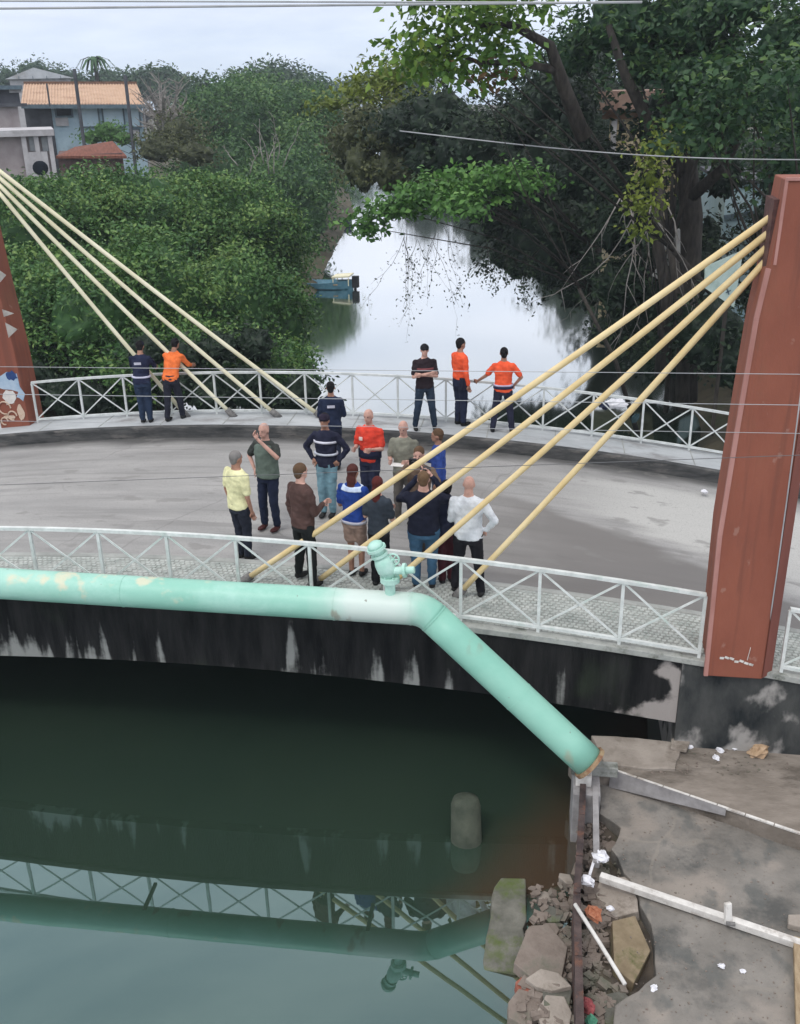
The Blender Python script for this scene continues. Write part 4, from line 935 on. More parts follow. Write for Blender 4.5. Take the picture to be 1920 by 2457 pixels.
# main bough of the lime leaf tree, seen dark between leaves
bo = empty('tree_bough', tuple(at_y(1330, 200, 20.5)), 'dark slanting bough behind the lime leaves near the top', 'branch')
limb([(1400, 330, 21), (1350, 200, 20.6), (1320, 110, 20.4), (1230, 60, 20.2), (1130, 60, 20)], [.16, .13, .10, .07, .03]).build('limb', BARK, bo, smooth=True)
limb([(1340, 170, 20.5), (1250, 150, 20.3), (1150, 150, 20), (1050, 110, 20)], [.08, .06, .04, .02]).build('limb', BARK, bo, smooth=True)
# pale bare twigs
def twigs(name, label, start, n, length, y, seed, spread=(-.5, .5), down=True, m=TWIG, r=.016, cat='branch', leaves=None, lsize=.07, nl=7):
    rr = random.Random(seed); t = empty(name, tuple(at_y(*start, y)), label, cat); mb = MB(); lp = []
    for i in range(n):
        p = at_y(start[0]+rr.uniform(*spread)*60, start[1]+rr.uniform(-20, 20), y+rr.uniform(-.5, .5)); L_ = length*rr.uniform(.5, 1.1)
        d = Vector((rr.uniform(-.5, .5), rr.uniform(-.3, .3), -1 if down else 1)).normalized(); pts = [p]
        for k in range(6):
            d = (d+Vector((rr.uniform(-.3, .3), rr.uniform(-.2, .2), rr.uniform(-.2, .2)))).normalized(); pts.append(pts[-1]+d*L_/6)
            if rr.random() < .6:
                q = (d+Vector((rr.uniform(-.8, .8), rr.uniform(-.5, .5), 0))).normalized(); mb.tube([pts[-1], pts[-1]+q*L_*.12, pts[-1]+q*L_*.2+Vector((0, 0, -.05))], [r*.5, r*.4, r*.2], 4); lp.append(pts[-1]+q*L_*.2)
        mb.tube(pts, [r*(1-.12*k) for k in range(7)], 5); lp += pts[2:]
    mb.build('twig', m, t, smooth=True)
    if leaves:
        P_ = np.repeat(np.array([tuple(q) for q in lp]), nl, 0); rng = np.random.default_rng(seed); P_ = P_+rng.normal(size=P_.shape)*np.array([.10, .10, .12])
        V, Fv, T = leaf_cards(P_, unit(rng.normal(size=P_.shape)+np.array([0, 0, .6])), lsize, rng.uniform(.1, .8, len(P_)), .5, rng)
        link('foliage', raw_mesh('foliage', V, Fv, T, leaves), None, t)
    return t
twigs('hanging_twigs', 'sparse leafy twigs hanging before the bright water under the green branch', (1010, 560), 13, 2.1, 24.6, 3, (-1.1, 1.2), m=BARK, r=.006, leaves=LF_DARK, lsize=.075, nl=3)
twigs('hanging_twigs', 'leafy twigs hanging from the dark ivy tree over the water', (1200, 600), 11, 1.7, 30, 4, (-1.0, 1.6), m=BARK, r=.008, leaves=LF_DARK, lsize=.11, nl=5)
twigs('bare_twigs', 'pale leafless drooping branches beside the thick trunk', (1560, 480), 9, 3.2, 24, 5, (-1.2, .8), r=.018)
twigs('bare_twigs', 'grey fallen twigs over the dark bank behind the cables', (1450, 650), 7, 1.8, 27, 6, (-1.0, 1.0), r=.012)
twigs('bare_twigs', 'pale twig tangle at the water edge between the two front river trees', (640, 400), 9, 2.0, 48, 7, (-1.2, 1.2), down=False, r=.03)
bt2 = empty('bare_tree', tuple(at_y(390, 330, 58)), 'grey leafless tree standing right of the orange-roofed house', 'tree')
mb = MB(); rr = random.Random(9); base = at_y(395, 340, 58)
for i in range(34):
    top = at_y(385+rr.uniform(-65, 70), 200+rr.uniform(-10, 110), 58+rr.uniform(-2, 2)); mid = base.lerp(top, .5)+Vector((rr.uniform(-.3, .3), 0, .4))
    mb.tube([base, mid, top], [.09, .05, .018], 5)
    for k in range(5):
        q = mid.lerp(top, rr.random()); mb.tube([q, q+Vector((rr.uniform(-.7, .7), rr.uniform(-.3, .3), rr.uniform(.1, .7)))], [.025, .012], 4)
mb.build('branch', TWIG, bt2)
tree('olive_bush', 'greyish scrubby tree below the bare grey tree', [(430, 320, 55, 60, 50), (380, 360, 52, 70, 40), (470, 370, 50, 60, 40), (520, 300, 64, 40, 40)], LF_OLIVE, 90, .2, seed=27, r0=.1, cat='bush', spread=.3, core=.6, group=GL)
tree('garden_shrub', 'light green shrub in front of the blue house wall', [(255, 318, 59, 36, 28), (220, 330, 59, 28, 20), (295, 332, 58, 28, 18)], LF_BRIGHT, 110, .2, seed=28, r0=.08, cat='bush', spread=.25, group=GL, base=(-18.6, 59, 0))
# low bank vegetation belts (uncountable)
bl = [pblob(x, 930+random.uniform(-20, 30), 23.6+random.uniform(-1, 1), 60, 60) for x in range(90, 740, 70)]+[pblob(x, 850+random.uniform(-25, 30), 23.8+random.uniform(-.5, 1), 58, 50) for x in range(100, 690, 85)]  # dark-leaved clumps, raised to stand in for shade low on the tree domes
o = link('bank_undergrowth', crown_mesh('bank_undergrowth', bl, 170, .13, LF_DARK, seed=40, spread=.25), None); tag(o, 'tangled undergrowth along the water behind the far railing, tree shade put into its dark leaves', 'undergrowth', kind='stuff')
bl = []
for y in (44, 60, 80, 105, 140):
    for k in range(9): bl.append(((chan(y)[1]+3+k*3.3+random.uniform(-1, 1), y+random.uniform(-4, 4), random.uniform(-1, 1)), (3.2, 3, 2.6+y*.012)))
o = link('far_bank_scrub', crown_mesh('far_bank_scrub', bl, 40, .25, LF_DARK, seed=41, spread=.4), None); tag(o, 'dark scrub covering the right bank further up the river', 'undergrowth', kind='stuff')
bl = []
for y in (46, 58, 74, 96, 125, 170):
    for k in range(9): bl.append(((chan(y)[0]-6-k*4.5*(y/60)+random.uniform(-1, 1), y+random.uniform(-4, 4), random.uniform(-2.2, -1.2)), (4+y*.02, 4, 1.8)))
o = link('far_bank_scrub', crown_mesh('far_bank_scrub2', bl, 26, .28, LF_MID, seed=42, spread=.4), None); tag(o, 'green scrub between the houses and the left bank trees', 'undergrowth', kind='stuff')
# palm
pa_ = empty('palm_tree', tuple(at_y(228, 200, 110)), 'small palm rising above the orange roof', 'tree')
top = at_y(228, 148, 110); MB().tube([Vector((top.x, 110, -1)), top], [.3, .2], 8).build('trunk', BARK, pa_)
mb = MB(); rr = random.Random(2)
for i in range(26):
    a = i*2.4; d = Vector((math.cos(a), math.sin(a), 0)); L_ = 2.3*rr.uniform(.7, 1.1); ps = [top+d*L_*u+Vector((0, 0, L_*(.7*u-1.0*u*u)*(1+.5*(i % 3)))) for u in (0, .3, .6, 1)]
    sd = Vector((-d.y, d.x, 0))
    for k in range(3):
        w0, w1 = .32*(1-k*.3), .32*(.7-k*.3)
        mb.add([ps[k]-sd*w0, ps[k]+sd*w0, ps[k+1]+sd*w1, ps[k+1]-sd*w1], [(0, 1, 2, 3)])
mb.build('crown', mat('palm_green', (.03, .075, .035), (.06, .12, .05), scale=3), pa_)

# ------------------------------------------------------------------ buildings
def wallbox(m, px0, px1, pyt, pyb, y, dep):
    a = at_y(px0, pyt, y); b = at_y(px1, pyb, y); c = at_y(px0, pyb, y); return m.box((a.x, y, c.z if pyb else -1), (b.x, y+dep, a.z))
BLUEW = mat('pale_blue_wall', (.34, .48, .57), (.46, .60, .68), scale=1.2, c3=(.28, .35, .38), s3=.7)
BLUED = mat('blue_glass', (.42, .58, .68), (.55, .68, .76), scale=.8, rough=.3, spec=.5)
DKG = mat('dark_grey_wall', (.055, .06, .07), (.10, .105, .12), scale=1.5)
TRIM = mat('slate_trim', (.08, .12, .15), (.14, .19, .22), scale=4)
TILE = mat('orange_roof_tile', (.47, .31, .21), (.60, .43, .31), scale=2.5, stretch=(1, 3, 1), c3=(.36, .22, .15), s3=.6)
WROOF = mat('white_sheet_roof', (.42, .44, .46), (.56, .58, .60), scale=1.2, c3=(.36, .36, .36), s3=1)
WHW = mat('dirty_white_wall', (.38, .37, .38), (.52, .51, .52), scale=1.5, c3=(.3, .29, .29), s3=1.2)
PNK = mat('pinkish_plaster', (.30, .26, .26), (.40, .36, .36), scale=1.4)
BLK = mat('window_dark', (.006, .009, .014), (.012, .018, .028), rough=.6, spec=.1)
RSTR = mat('rust_roof', (.12, .045, .03), (.22, .085, .055), scale=2, stretch=(6, 1, 1))
class House:
    """a building whose front is square to the river viewpoint; local x along the front, y into depth"""
    def __init__(s, name, label, px, y, cat='house'):
        s.o = at_y(px, 300, y); d = Vector((s.o.x, s.o.y, 0)).normalized(); s.d = d; s.e = Vector((d.y, -d.x, 0))
        s.o = Vector((s.o.x, s.o.y, 0)); s.t = empty(name, (s.o.x, s.o.y, 0), label, cat, rz=math.atan2(s.e.y, s.e.x))
    def at(s, px, py, off=0.0):
        r = ray(px, py); k = (s.o.dot(s.d)+off)/(r.x*s.d.x+r.y*s.d.y); p = Vector((r.x*k, r.y*k, HC+r.z*k)); return ((p-s.o).dot(s.e), off, p.z)
    def part(s, name, mb, m, kind=None):
        o = link(name, mb.mesh(name), m, s.t, world=False)
        if kind: o['kind'] = kind
        return o
    def slab(s, name, px0, px1, py0, py1, m, off=0.0, dep=.1, zlow=None):
        a = s.at(px0, py0, off); b = s.at(px1, py1, off)
        return s.part(name, MB().box((a[0], off, b[2] if zlow is None else zlow), (b[0], off+dep, a[2])), m)
    def window(s, px0, px1, py0, py1, glass, fm=None, wd=.10):
        a = s.at(px0, py0); b = s.at(px1, py1); f = s.part('window', MB().box((a[0], -.06, b[2]), (b[0], -.01, a[2])), glass)
        g = MB(); g.box((a[0]-wd, -.11, a[2]), (b[0]+wd, 0, a[2]+wd)); g.box((a[0]-wd, -.11, b[2]-wd), (b[0]+wd, 0, b[2])); g.box((a[0]-wd, -.109, b[2]), (a[0], 0, a[2])); g.box((b[0], -.109, b[2]), (b[0]+wd, 0, a[2]))
        o = link('frame', g.mesh('frame'), fm or TRIM, f, world=False)
GLS = mat('dusty_glass', (.25, .27, .28), (.34, .36, .37), rough=.4)
h = House('house', 'two-storey blue house with a faded orange tiled roof', 200, 62)
h.slab('wall', 56, 345, 248, 300, BLUEW, 0, 7, -.8)
a = h.at(56, 250); b = h.at(128, 300)
h.part('dark_wall_panel', MB().box((a[0], -.06, -.8), (b[0], -.004, a[2]-.1)), DKG)
e0, e1, t0_, t1_ = h.at(50, 250, -.7), h.at(348, 250, -.7), h.at(57, 201, 3.6), h.at(328, 201, 3.6)
V0 = [Vector(e0), Vector(e1), Vector(t1_), Vector(t0_)]
h.part('roof', MB().add([p-Vector((0, 0, .14)) for p in V0]+V0, [(3, 2, 1, 0), (4, 5, 6, 7), (0, 1, 5, 4), (1, 2, 6, 5), (2, 3, 7, 6), (3, 0, 4, 7)]), TILE)
m = MB()
for k in range(40): u = (k+.5)/40; m.tube([V0[0].lerp(V0[1], u)+Vector((0, 0, .01)), V0[3].lerp(V0[2], u)+Vector((0, 0, .01))], .05, 5)
h.part('tile_rib', m, TILE, 'stuff')
h.part('ridge', MB().bar(V0[3]+Vector((0, 0, .05)), V0[2]+Vector((0, 0, .05)), .3, .18), mat('ridge_brown', (.12, .07, .05), (.2, .12, .08)))
h.part('gutter', MB().bar(V0[0]-Vector((0, .05, .12)), V0[1]-Vector((0, .05, .12)), .1, .22), TRIM)
for q in ((134, 172, 257, 277, BLK, TRIM, .1), (134, 164, 284, 300, WHW, WHW, .04), (190, 238, 256, 302, BLUED, TRIM, .1), (246, 298, 256, 302, BLUED, TRIM, .1), (311, 336, 256, 303, BLUED, TRIM, .1), (312, 336, 311, 340, WHW, TRIM, .06)): h.window(*q)
h.part('downpipe', MB().tube([(h.at(343, 250)[0], -.1, -.5), (h.at(343, 250)[0], -.1, h.at(343, 250)[2])], .07, 6), WHW)
h = House('house', 'white gabled sheet-roofed building behind the orange roof', 95, 78)
h.slab('wall', 22, 174, 188, 230, WHW, 0, 8, -.8)
a, b, p = h.at(12, 190), h.at(178, 187), h.at(80, 162)
h.part('roof', MB().add([(a[0], -.3, a[2]), (b[0], -.3, b[2]), (p[0], -.3, p[2]), (a[0], 8.2, a[2]), (b[0], 8.2, b[2]), (p[0], 8.2, p[2])], [(0, 1, 2), (3, 5, 4), (0, 2, 5, 3), (2, 1, 4, 5)]), WROOF)
for k in range(4): u = .2+k*.2; h.part('roof_seam', MB().bar(Vector((b[0]*u+a[0]*(1-u), -.33, a[2])), Vector((b[0]*u+a[0]*(1-u), -.33, a[2]+.2)), .04, .04), TRIM)
h = House('house', 'grey and pinkish plaster house cut by the picture edge', 20, 55)
h.slab('wall', -60, 54, 252, 330, PNK, 0, 4, -.8); h.slab('upper_wall', -60, 50, 214, 252, DKG, .3, 3, None); h.slab('roof', -64, 54, 206, 214, TRIM, -.2, 4.2)
h.slab('ledge', -64, 66, 250, 255, DKG, -.25, .24); h.slab('white_band', 20, 52, 206, 222, WHW, .1, .18)
h = House('balcony_block', 'small white concrete-framed block with open bays above the front trees', 60, 42)
h.slab('wall', -80, 124, 326, 400, PNK, .3, 3.5, -1.2); h.slab('roof_slab', -84, 131, 316, 325, WHW, -.1, 4)
for px in (64, 94, 127): h.slab('column', px-3, px+3, 325, 440, WHW, 0, .15, -1)
h.slab('parapet', 67, 124, 365, 440, WHW, .02, .12, -1)
a = h.at(97, 403); h.part('dark_opening', MB().ball((a[0], .01, a[2]), (.32, .06, .30)), BLK)
for x0, x1 in ((68, 90), (98, 123)): h.slab('window', x0, x1, 328, 362, GLS, .2, .06)
h = House('shed', 'low shed with a rust red sheet roof behind the front trees', 215, 50, 'shed')
h.slab('wall', 138, 300, 372, 420, mat('shed_wall', (.08, .05, .05), (.16, .1, .09)), 0, 4, -1)
a, b, p, q = h.at(134, 374, -.3), h.at(304, 374, -.3), h.at(270, 338, 2.5), h.at(180, 352, 2.5)
h.part('roof', MB().add([a, b, p, q, (a[0], a[1], a[2]-.12), (b[0], b[1], b[2]-.12)], [(0, 1, 2, 3), (4, 5, 1, 0)]), RSTR)
for i, (px, t_, lb) in enumerate([(178, 165, 'dark utility pole standing left of the orange roof middle'), (300, 180, 'dark utility pole at the end bay of the blue house'), (112, 200, 'thin dark pole before the orange roof')]):
    p = at_y(px, t_, 57+i*.3); q = at_y(px, 420 if i != 2 else 255, 57+i*.3)
    tag(MB().tube([(p.x, p.y, -.8 if i != 2 else q.z), (p.x, p.y, p.z)], .10 if i != 2 else .05, 8).build('utility_pole', DKG), lb, 'pole', 'utility poles by the houses')
bs = empty('house', (at_y(1800, 500, 31).x, 31, -.6), 'pale blue building glimpsed between the trunks at the right bank', 'house')
a = at_y(1745, 440, 31); b = at_y(1850, 440, 31)
MB().box((a.x, 31, -1), (b.x-.2, 36, a.z)).build('wall', mat('sky_blue_wall', (.30, .44, .50), (.44, .56, .60), scale=1.0), bs)
MB().box((a.x-.1, 30.9, a.z), (b.x, 36.2, a.z+.1)).build('roof', DKG, bs)
p = at_y(1790, 520, 31); MB().bar((a.x, 30.95, p.z), (b.x-.2, 30.95, p.z+.15), .06, .1).build('rail', TRIM, bs)
h = House('house', 'beige building with a brown roof edge glimpsed through the gap in the dark trees', 1510, 30)
CRM = mat('cream_wall', (.42, .34, .20), (.62, .54, .38), scale=2.5, c3=(.25, .18, .11), s3=2); BRR = mat('brown_roof', (.24, .15, .12), (.34, .24, .19), scale=4)
h.slab('wall', 1464, 1600, 284, 700, CRM, 0, 3, -1); h.slab('roof', 1436, 1612, 218, 262, BRR, -.35, 3.6); h.slab('roof_edge', 1446, 1606, 262, 284, mat('roof_edge', (.16, .09, .06), (.28, .18, .12), scale=5), -.15, 3.3)
h.slab('pillar', 1468, 1477, 284, 362, WHW, -.12, .11); h.window(1486, 1502, 296, 318, BLK, CRM, .04)
# pale board standing behind the far railing
sg = empty('sign_board', tuple(at_y(1740, 800, 22.5)), 'weathered pale teal board on a post behind the cream cables', 'sign')
TEAL = mat('pale_teal_paint', (.40, .52, .48), (.54, .64, .59), scale=3, c3=(.34, .44, .38), s3=2)
cs = [at_y(px, py, 22.5) for px, py in ((1690, 640), (1782, 598), (1768, 735), (1700, 690))]
cs = [at_y(1690, 690, 22.5), at_y(1762, 738, 22.5), at_y(1784, 600, 22.5), at_y(1692, 640, 22.5)]
MB().add([(c.x, 22.5, c.z) for c in cs]+[(c.x, 22.54, c.z) for c in cs], [(0, 1, 2, 3), (7, 6, 5, 4), (0, 4, 5, 1), (1, 5, 6, 2), (2, 6, 7, 3), (3, 7, 4, 0)]).build('board', TEAL, sg)
p = at_y(1748, 700, 22.49); mk = MB()
mk.bar((p.x-.04, 22.49, p.z+.08), (p.x+.02, 22.49, p.z-.06), .006, .03); mk.bar((p.x-.05, 22.49, p.z-.02), (p.x+.05, 22.49, p.z+.03), .006, .025); mk.build('dark_mark', TRIM, sg)
MB().box((p.x-.04, 22.541, -1.2), (p.x+.04, 22.6, p.z+.2)).build('post', BARK, sg)
# pale broken pieces on the right bank
for i, (px, py, y, w_, h_, rt, lb) in enumerate([(1590, 640, 26, .22, .62, .5, 'pale leaning plank beside the thick trunk foot'), (1625, 590, 25.5, .14, .8, -.1, 'narrow pale upright stone by the thick trunk'), (1600, 590, 25.8, .2, .2, .4, 'small pale block above the leaning plank')]):
    c = at_y(px, py, y); o = MB().box((-w_/2, -.05, -h_/2), (w_/2, .05, h_/2)).build('pale_plank', mat('pale_stone%d' % i, (.26, .26, .25), (.38, .38, .36)), bevel=.02); o.location = c; o.rotation_euler = (0, rt, .2)
    tag(o, lb, 'plank')
# things hanging by the far railing
o = litter('white_bag', 1480, 965, 0, 20, WHT, 'white and navy plastic bag snagged behind the far railing', 50, cat='bag'); c = at_y(1478, 968, 20.1); o.location = c; o.scale = (1.4, .5, 1)
o = litter('navy_cloth', 1450, 975, 0, 13, mat('navy_cloth', (.015, .02, .045), (.03, .035, .07)), 'navy cloth hanging next to the snagged white bag', 51, cat='cloth'); o.location = at_y(1447, 972, 20.0)
o = litter('teal_cloth', 1525, 1000, 0, 13, mat('dark_teal_cloth', (.02, .05, .06), (.05, .09, .10)), 'dark teal rag by the railing post under the lowest cable', 52, cat='cloth'); o.location = at_y(1524, 1003, 19.95); o.scale = (1, .5, 1.8)

# ------------------------------------------------------------------ boats
def boat(label, px, py, L_, hull, seed, extras=True, rz=0):
    c = at_z(px, py, WATER); t = empty('rowing_boat', c, label, 'boat', rz=rz)
    mb = MB(); n = 11; secs = []
    for i in range(n):
        u = i/(n-1); x = (u-.5)*L_; wd = .55*(1-abs(2*u-.85)**2.6*.8 if u > .43 else 1-.1*(.43-u)); wd = max(.03, wd); sh = .32+.22*max(0, u-.5)**1.5*2
        secs.append([(x, -wd, sh), (x, -wd*.8, .05), (x, 0, -.12), (x, wd*.8, .05), (x, wd, sh), (x, wd*.9, sh), (x, wd*.7, .10), (x, 0, 0), (x, -wd*.7, .10), (x, -wd*.9, sh)])
    vs = [p for s in secs for p in s]; k = 10
    fs = [(i*k+j, (i+1)*k+j, (i+1)*k+(j+1) % k, i*k+(j+1) % k) for i in range(n-1) for j in range(k)]+[tuple(range(k)), tuple((n-1)*k+j for j in range(k-1, -1, -1))]
    mb.add(vs, fs); o = link('hull', mb.mesh('hull'), hull, t, world=False)
    for x in (-.3, .25):
        o = link('bench', MB().box((x*L_-.1, -.45, .24), (x*L_+.1, .45, .28)).mesh('bench'), WOOD, t, world=False)
    if extras:
        e_ = MB(); e_.box((.5*L_-.02, -.13, .1), (.5*L_+.26, .13, .62)); e_.box((.5*L_+.05, -.05, -.35), (.5*L_+.15, .05, .1))
        o = link('outboard_engine', e_.mesh('outboard_engine'), mat('engine_black', (.012, .014, .018), (.03, .03, .035)), t, world=False)
        cv = MB(); cv.add([(.18*L_, -.3, .60), (.47*L_, -.3, .66), (.47*L_, .45, .70), (.18*L_, .45, .62), (.18*L_, -.3, .54), (.47*L_, -.3, .60), (.47*L_, .45, .64), (.18*L_, .45, .56)], [(0, 1, 2, 3), (7, 6, 5, 4), (0, 4, 5, 1), (1, 5, 6, 2), (2, 6, 7, 3), (3, 7, 4, 0)])
        for x in (.2*L_, .45*L_):
            for s in (-.27, .42): cv.box((x-.02, s-.02, .2), (x+.02, s+.02, .56))
        link('board', cv.mesh('board'), mat('cream_canopy', (.62, .58, .40), (.75, .72, .55)), t, world=False)
    return t
boat('small blue boat with black engine and cream board moored under the left bank trees', 775, 692, 3.0, mat('blue_hull', (.06, .17, .24), (.12, .26, .34), rough=.4), 1, rz=-.1)
boat('dark little boat moored farther up by the narrow end of the water', 792, 545, 3.0, mat('dark_hull', (.02, .03, .05), (.04, .05, .08)), 2, extras=False, rz=.2)
o = litter('white_bundle', 808, 530, 0, 9, WHT, 'small white bundle lying on the dark little boat', 60, cat='bundle'); o.location = at_y(808, 531, 73)
hz = MB().box((-230, -36, -6), (230, 425, 15)).build('haze', None); tag(hz, 'thin pale haze in the river air', 'haze', kind='stuff')
hm_ = bpy.data.materials.new('haze'); hm_.use_nodes = True; n_h = hm_.node_tree.nodes
for q in list(n_h):
    if q.type == 'BSDF_PRINCIPLED': n_h.remove(q)
pv = n_h.new('ShaderNodeVolumePrincipled'); pv.inputs['Density'].default_value = .0008; pv.inputs['Color'].default_value = (.80, .88, .97, 1); pv.inputs['Anisotropy'].default_value = .2
hm_.node_tree.links.new(pv.outputs[0], n_h['Material Output'].inputs['Volume']); hz.data.materials.append(hm_); hz.display_type = 'WIRE'
#PEOPLE
# ------------------------------------------------------------------ people
_mats = {}
def cloth(col, rough=.9):
    k = tuple(col)
    if k not in _mats:
        _mats[k] = mat('cloth_%d' % len(_mats), tuple(c*.78 for c in col), tuple(min(.9, c*1.2+.004) for c in col), scale=6, rough=rough, bump=.6, bscale=9, spec=.15)
    return _mats[k]
SKIN_L, SKIN_M, SKIN_D = (.52, .31, .25), (.34, .185, .13), (.20, .10, .065)
HAIR_B, HAIR_K, HAIR_G, HAIR_R, HAIR_BR = (.022, .017, .015), (.010, .009, .010), (.20, .19, .18), (.07, .022, .018), (.10, .06, .035)
EYEM = mat('eye_dark', (.012, .01, .01), (.02, .015, .012), rough=.3, spec=.5)
LIPM = mat('lip', (.22, .08, .07), (.28, .11, .10), rough=.5)
def remesh(mb, voxel, smooth=4):
    me = mb.mesh('tmp'); o = bpy.data.objects.new('tmp', me); C.objects.link(o)
    r = o.modifiers.new('r', 'REMESH'); r.mode = 'VOXEL'; r.voxel_size = voxel; r.use_smooth_shade = True
    if smooth: q = o.modifiers.new('s', 'SMOOTH'); q.iterations = smooth; q.factor = .5
    dg = bpy.context.evaluated_depsgraph_get(); dg.update()
    me2 = bpy.data.meshes.new_from_object(o.evaluated_get(dg), depsgraph=dg)
    bpy.data.objects.remove(o); bpy.data.meshes.remove(me); me2.materials.clear(); return me2
from mathutils import noise as mnoise
def wrinkle(me, amp, seed):
    off = Vector((seed*3.7, seed*1.3, seed*.9)); nrm = [v.normal.copy() for v in me.vertices]
    for v, nn in zip(me.vertices, nrm):
        q = Vector((v.co.x*9, v.co.y*9, v.co.z*16+3*v.co.x))+off
        v.co += nn*(amp*mnoise.noise(q)+amp*.5*mnoise.noise(q*2.3))
    me.update(); return me
def cap_tube(mb, pts, rad, n=12):
    """tapered limb with rounded ends"""
    for p, r in zip(pts, rad): mb.ball(p, r, n, 8)
    for a, b, ra, rb in zip(pts[:-1], pts[1:], rad[:-1], rad[1:]): mb.tube([a, b], [ra, rb], n)
def hand_geo(mb, wrist, d, side, curl=.5):
    """palm, four bent fingers of unequal length and a thumb from the side of the palm"""
    d = Vector(d).normalized(); side = (Vector(side)-d*Vector(side).dot(d)).normalized(); up = d.cross(side)
    w0 = Vector(wrist); mb.loft([(w0, side*.026, up*.018), (w0+d*.04, side*.038, up*.016), (w0+d*.085, side*.040, up*.012)], 8)
    for k, ln in enumerate((.066, .075, .070, .055)):
        b = w0+d*.08+side*(-.030+.020*k); d1 = (d*math.cos(curl*.6)+up*math.sin(curl*.6)); d2 = (d*math.cos(curl*1.6)+up*math.sin(curl*1.6))
        mb.tube([b, b+d1*ln*.5, b+d1*ln*.5+d2*ln*.5], [.0095, .009, .007], 6)
    b = w0+d*.025-side*.03; dt = (d*.75-side*.65+up*.2).normalized(); mb.tube([b, b+dt*.035, b+dt*.03+(d*.9+up*.4).normalized()*.035], [.012, .010, .008], 6)
def person(label, feet, face, pose='down', legs='stand', skin=SKIN_L, shirt=(.5, .5, .5), sleeve='long', pants=(.02, .025, .04), hair='short', haircol=HAIR_K,
           cap=None, shoes=(.02, .02, .02), w=1.0, h=1.74, lean=0.0, head_turn=0.0, head_tilt=0.0, bands=None, vest=None, extra=None, zoff=None, spread=.0, side_lean=0.0, barelegs=False):
    k = h/1.74
    x, y, z = feet
    t = empty('person', (x, y, z), label, 'person', rz=math.radians(face)); t.scale = (k, k, k)
    SK = cloth(skin, .6)
    def Lz(zz):                                    # forward lean above the hips
        u = max(0, zz-.93); return Vector((side_lean*u, lean*u, zz-.25*abs(lean)*u))
    def S(xx, yy, zz): q = Lz(zz); return Vector((xx+q.x, yy+q.y, q.z))
    # legs
    fo = {'stand': ((-.11, .0), (.11, .02)), 'wide': ((-.19, .02), (.19, -.03)), 'step': ((-.10, -.12), (.11, .14)), 'close': ((-.07, 0), (.08, .03)), 'cross': ((.02, .05), (.10, -.05))}[legs]
    LEG = []
    for sgn, (fx, fy) in zip((-1, 1), fo):
        hip = Vector((.088*sgn*w, 0, .90)); an = Vector((fx, fy, .085)); kn = hip.lerp(an, .5)+Vector((0, .03, 0)); LEG.append((hip, kn, an))
    sh = [S(-.178*w, -.005, 1.375), S(.178*w, -.005, 1.375)]
    ARM = []
    for i, sgn in enumerate((-1, 1)):
        pz = pose if isinstance(pose, str) else pose[i]; o = sh[i]
        if pz == 'down': el = o+Vector((.06*sgn, -.02, -.28)); wr = el+Vector((.0, .06, -.24)); hd = (0, .2, -1)
        elif pz == 'crossed': el = o+Vector((.05*sgn, .06, -.27)); wr = Vector((-.09*sgn, el.y+.17, el.z+.08+.03*i)); hd = (-1*sgn, .1, .1)
        elif pz == 'fwd': el = o+Vector((.05*sgn, .03, -.28)); wr = el+Vector((-.09*sgn, .22, .05)); hd = (-.3*sgn, 1, .1)
        elif pz == 'hip': el = o+Vector((.17*sgn, -.03, -.22)); wr = el+Vector((-.13*sgn, .07, -.18)); hd = (-.6*sgn, .3, -.6)
        elif pz == 'back': el = o+Vector((.07*sgn, -.09, -.27)); wr = el+Vector((-.17*sgn, -.09, -.17)); hd = (-1*sgn, -.1, -.2)
        elif pz == 'rail': el = o+Vector((.16*sgn, .10, -.22)); wr = el+Vector((.16*sgn, .12, -.14)); hd = (.6*sgn, .6, -.2)
        elif pz == 'lean': el = o+Vector((.05*sgn, .16, -.20)); wr = el+Vector((-.05*sgn, .20, -.07)); hd = (0, 1, -.2)
        elif pz == 'photo': el = o+Vector((.13*sgn, .16, -.10)); wr = Vector((.08*sgn, el.y+.14, o.z+.20)); hd = (-.5*sgn, .2, .9)
        elif pz == 'point': el = o+Vector((.10*sgn, .18, -.12)); wr = el+Vector((.02*sgn, .24, .03)); hd = (0, 1, .1)
        ARM.append((o, el, wr, Vector(hd)))
    hc = S(0, .02, 1.615)+Vector((0, .02*lean, 0))
    # body: one continuous surface
    b = MB()
    rings = [(.80, .150, .105), (.95, .158, .108), (1.08, .140, .095), (1.25, .160, .105), (1.36, .165, .10), (1.43, .12, .075), (1.475, .06, .058), (1.56, .052, .055)]
    b.loft([(S(0, 0, zz), (a*w, 0, 0), (0, c*w, 0)) for zz, a, c in rings], 16)
    for hip, kn, an in LEG: cap_tube(b, [hip, kn, an], [.082*w, .052, .038])
    for o, el, wr, hd in ARM: cap_tube(b, [o+Vector((0, 0, -.01)), el, wr], [.048*w, .038, .026])
    # head with jaw, nose, ears, brow
    R3 = Matrix.Rotation(math.radians(head_turn), 3, 'Z') @ Matrix.Rotation(-head_tilt, 3, 'X')
    def H(vx, vy, vz): return hc+R3 @ Vector((vx, vy, vz))
    hb = MB(); hb.ball((0, -.005, .025), (.074, .094, .096), 18, 14); hb.ball((0, .022, -.040), (.056, .066, .066), 14, 10); hb.ball((0, .085, -.008), (.012, .020, .024), 8, 6); hb.ball((0, .072, .032), (.05, .02, .016), 10, 6)
    hb.ball((0, .068, -.078), (.024, .02, .018), 8, 6)
    for sx in (-1, 1): hb.ball((.076*sx, -.005, 0), (.012, .022, .032), 8, 6)
    b.add([H(*v) for v in hb.v], hb.f)
    me = remesh(b, .0135, 3)
    hm = MB()
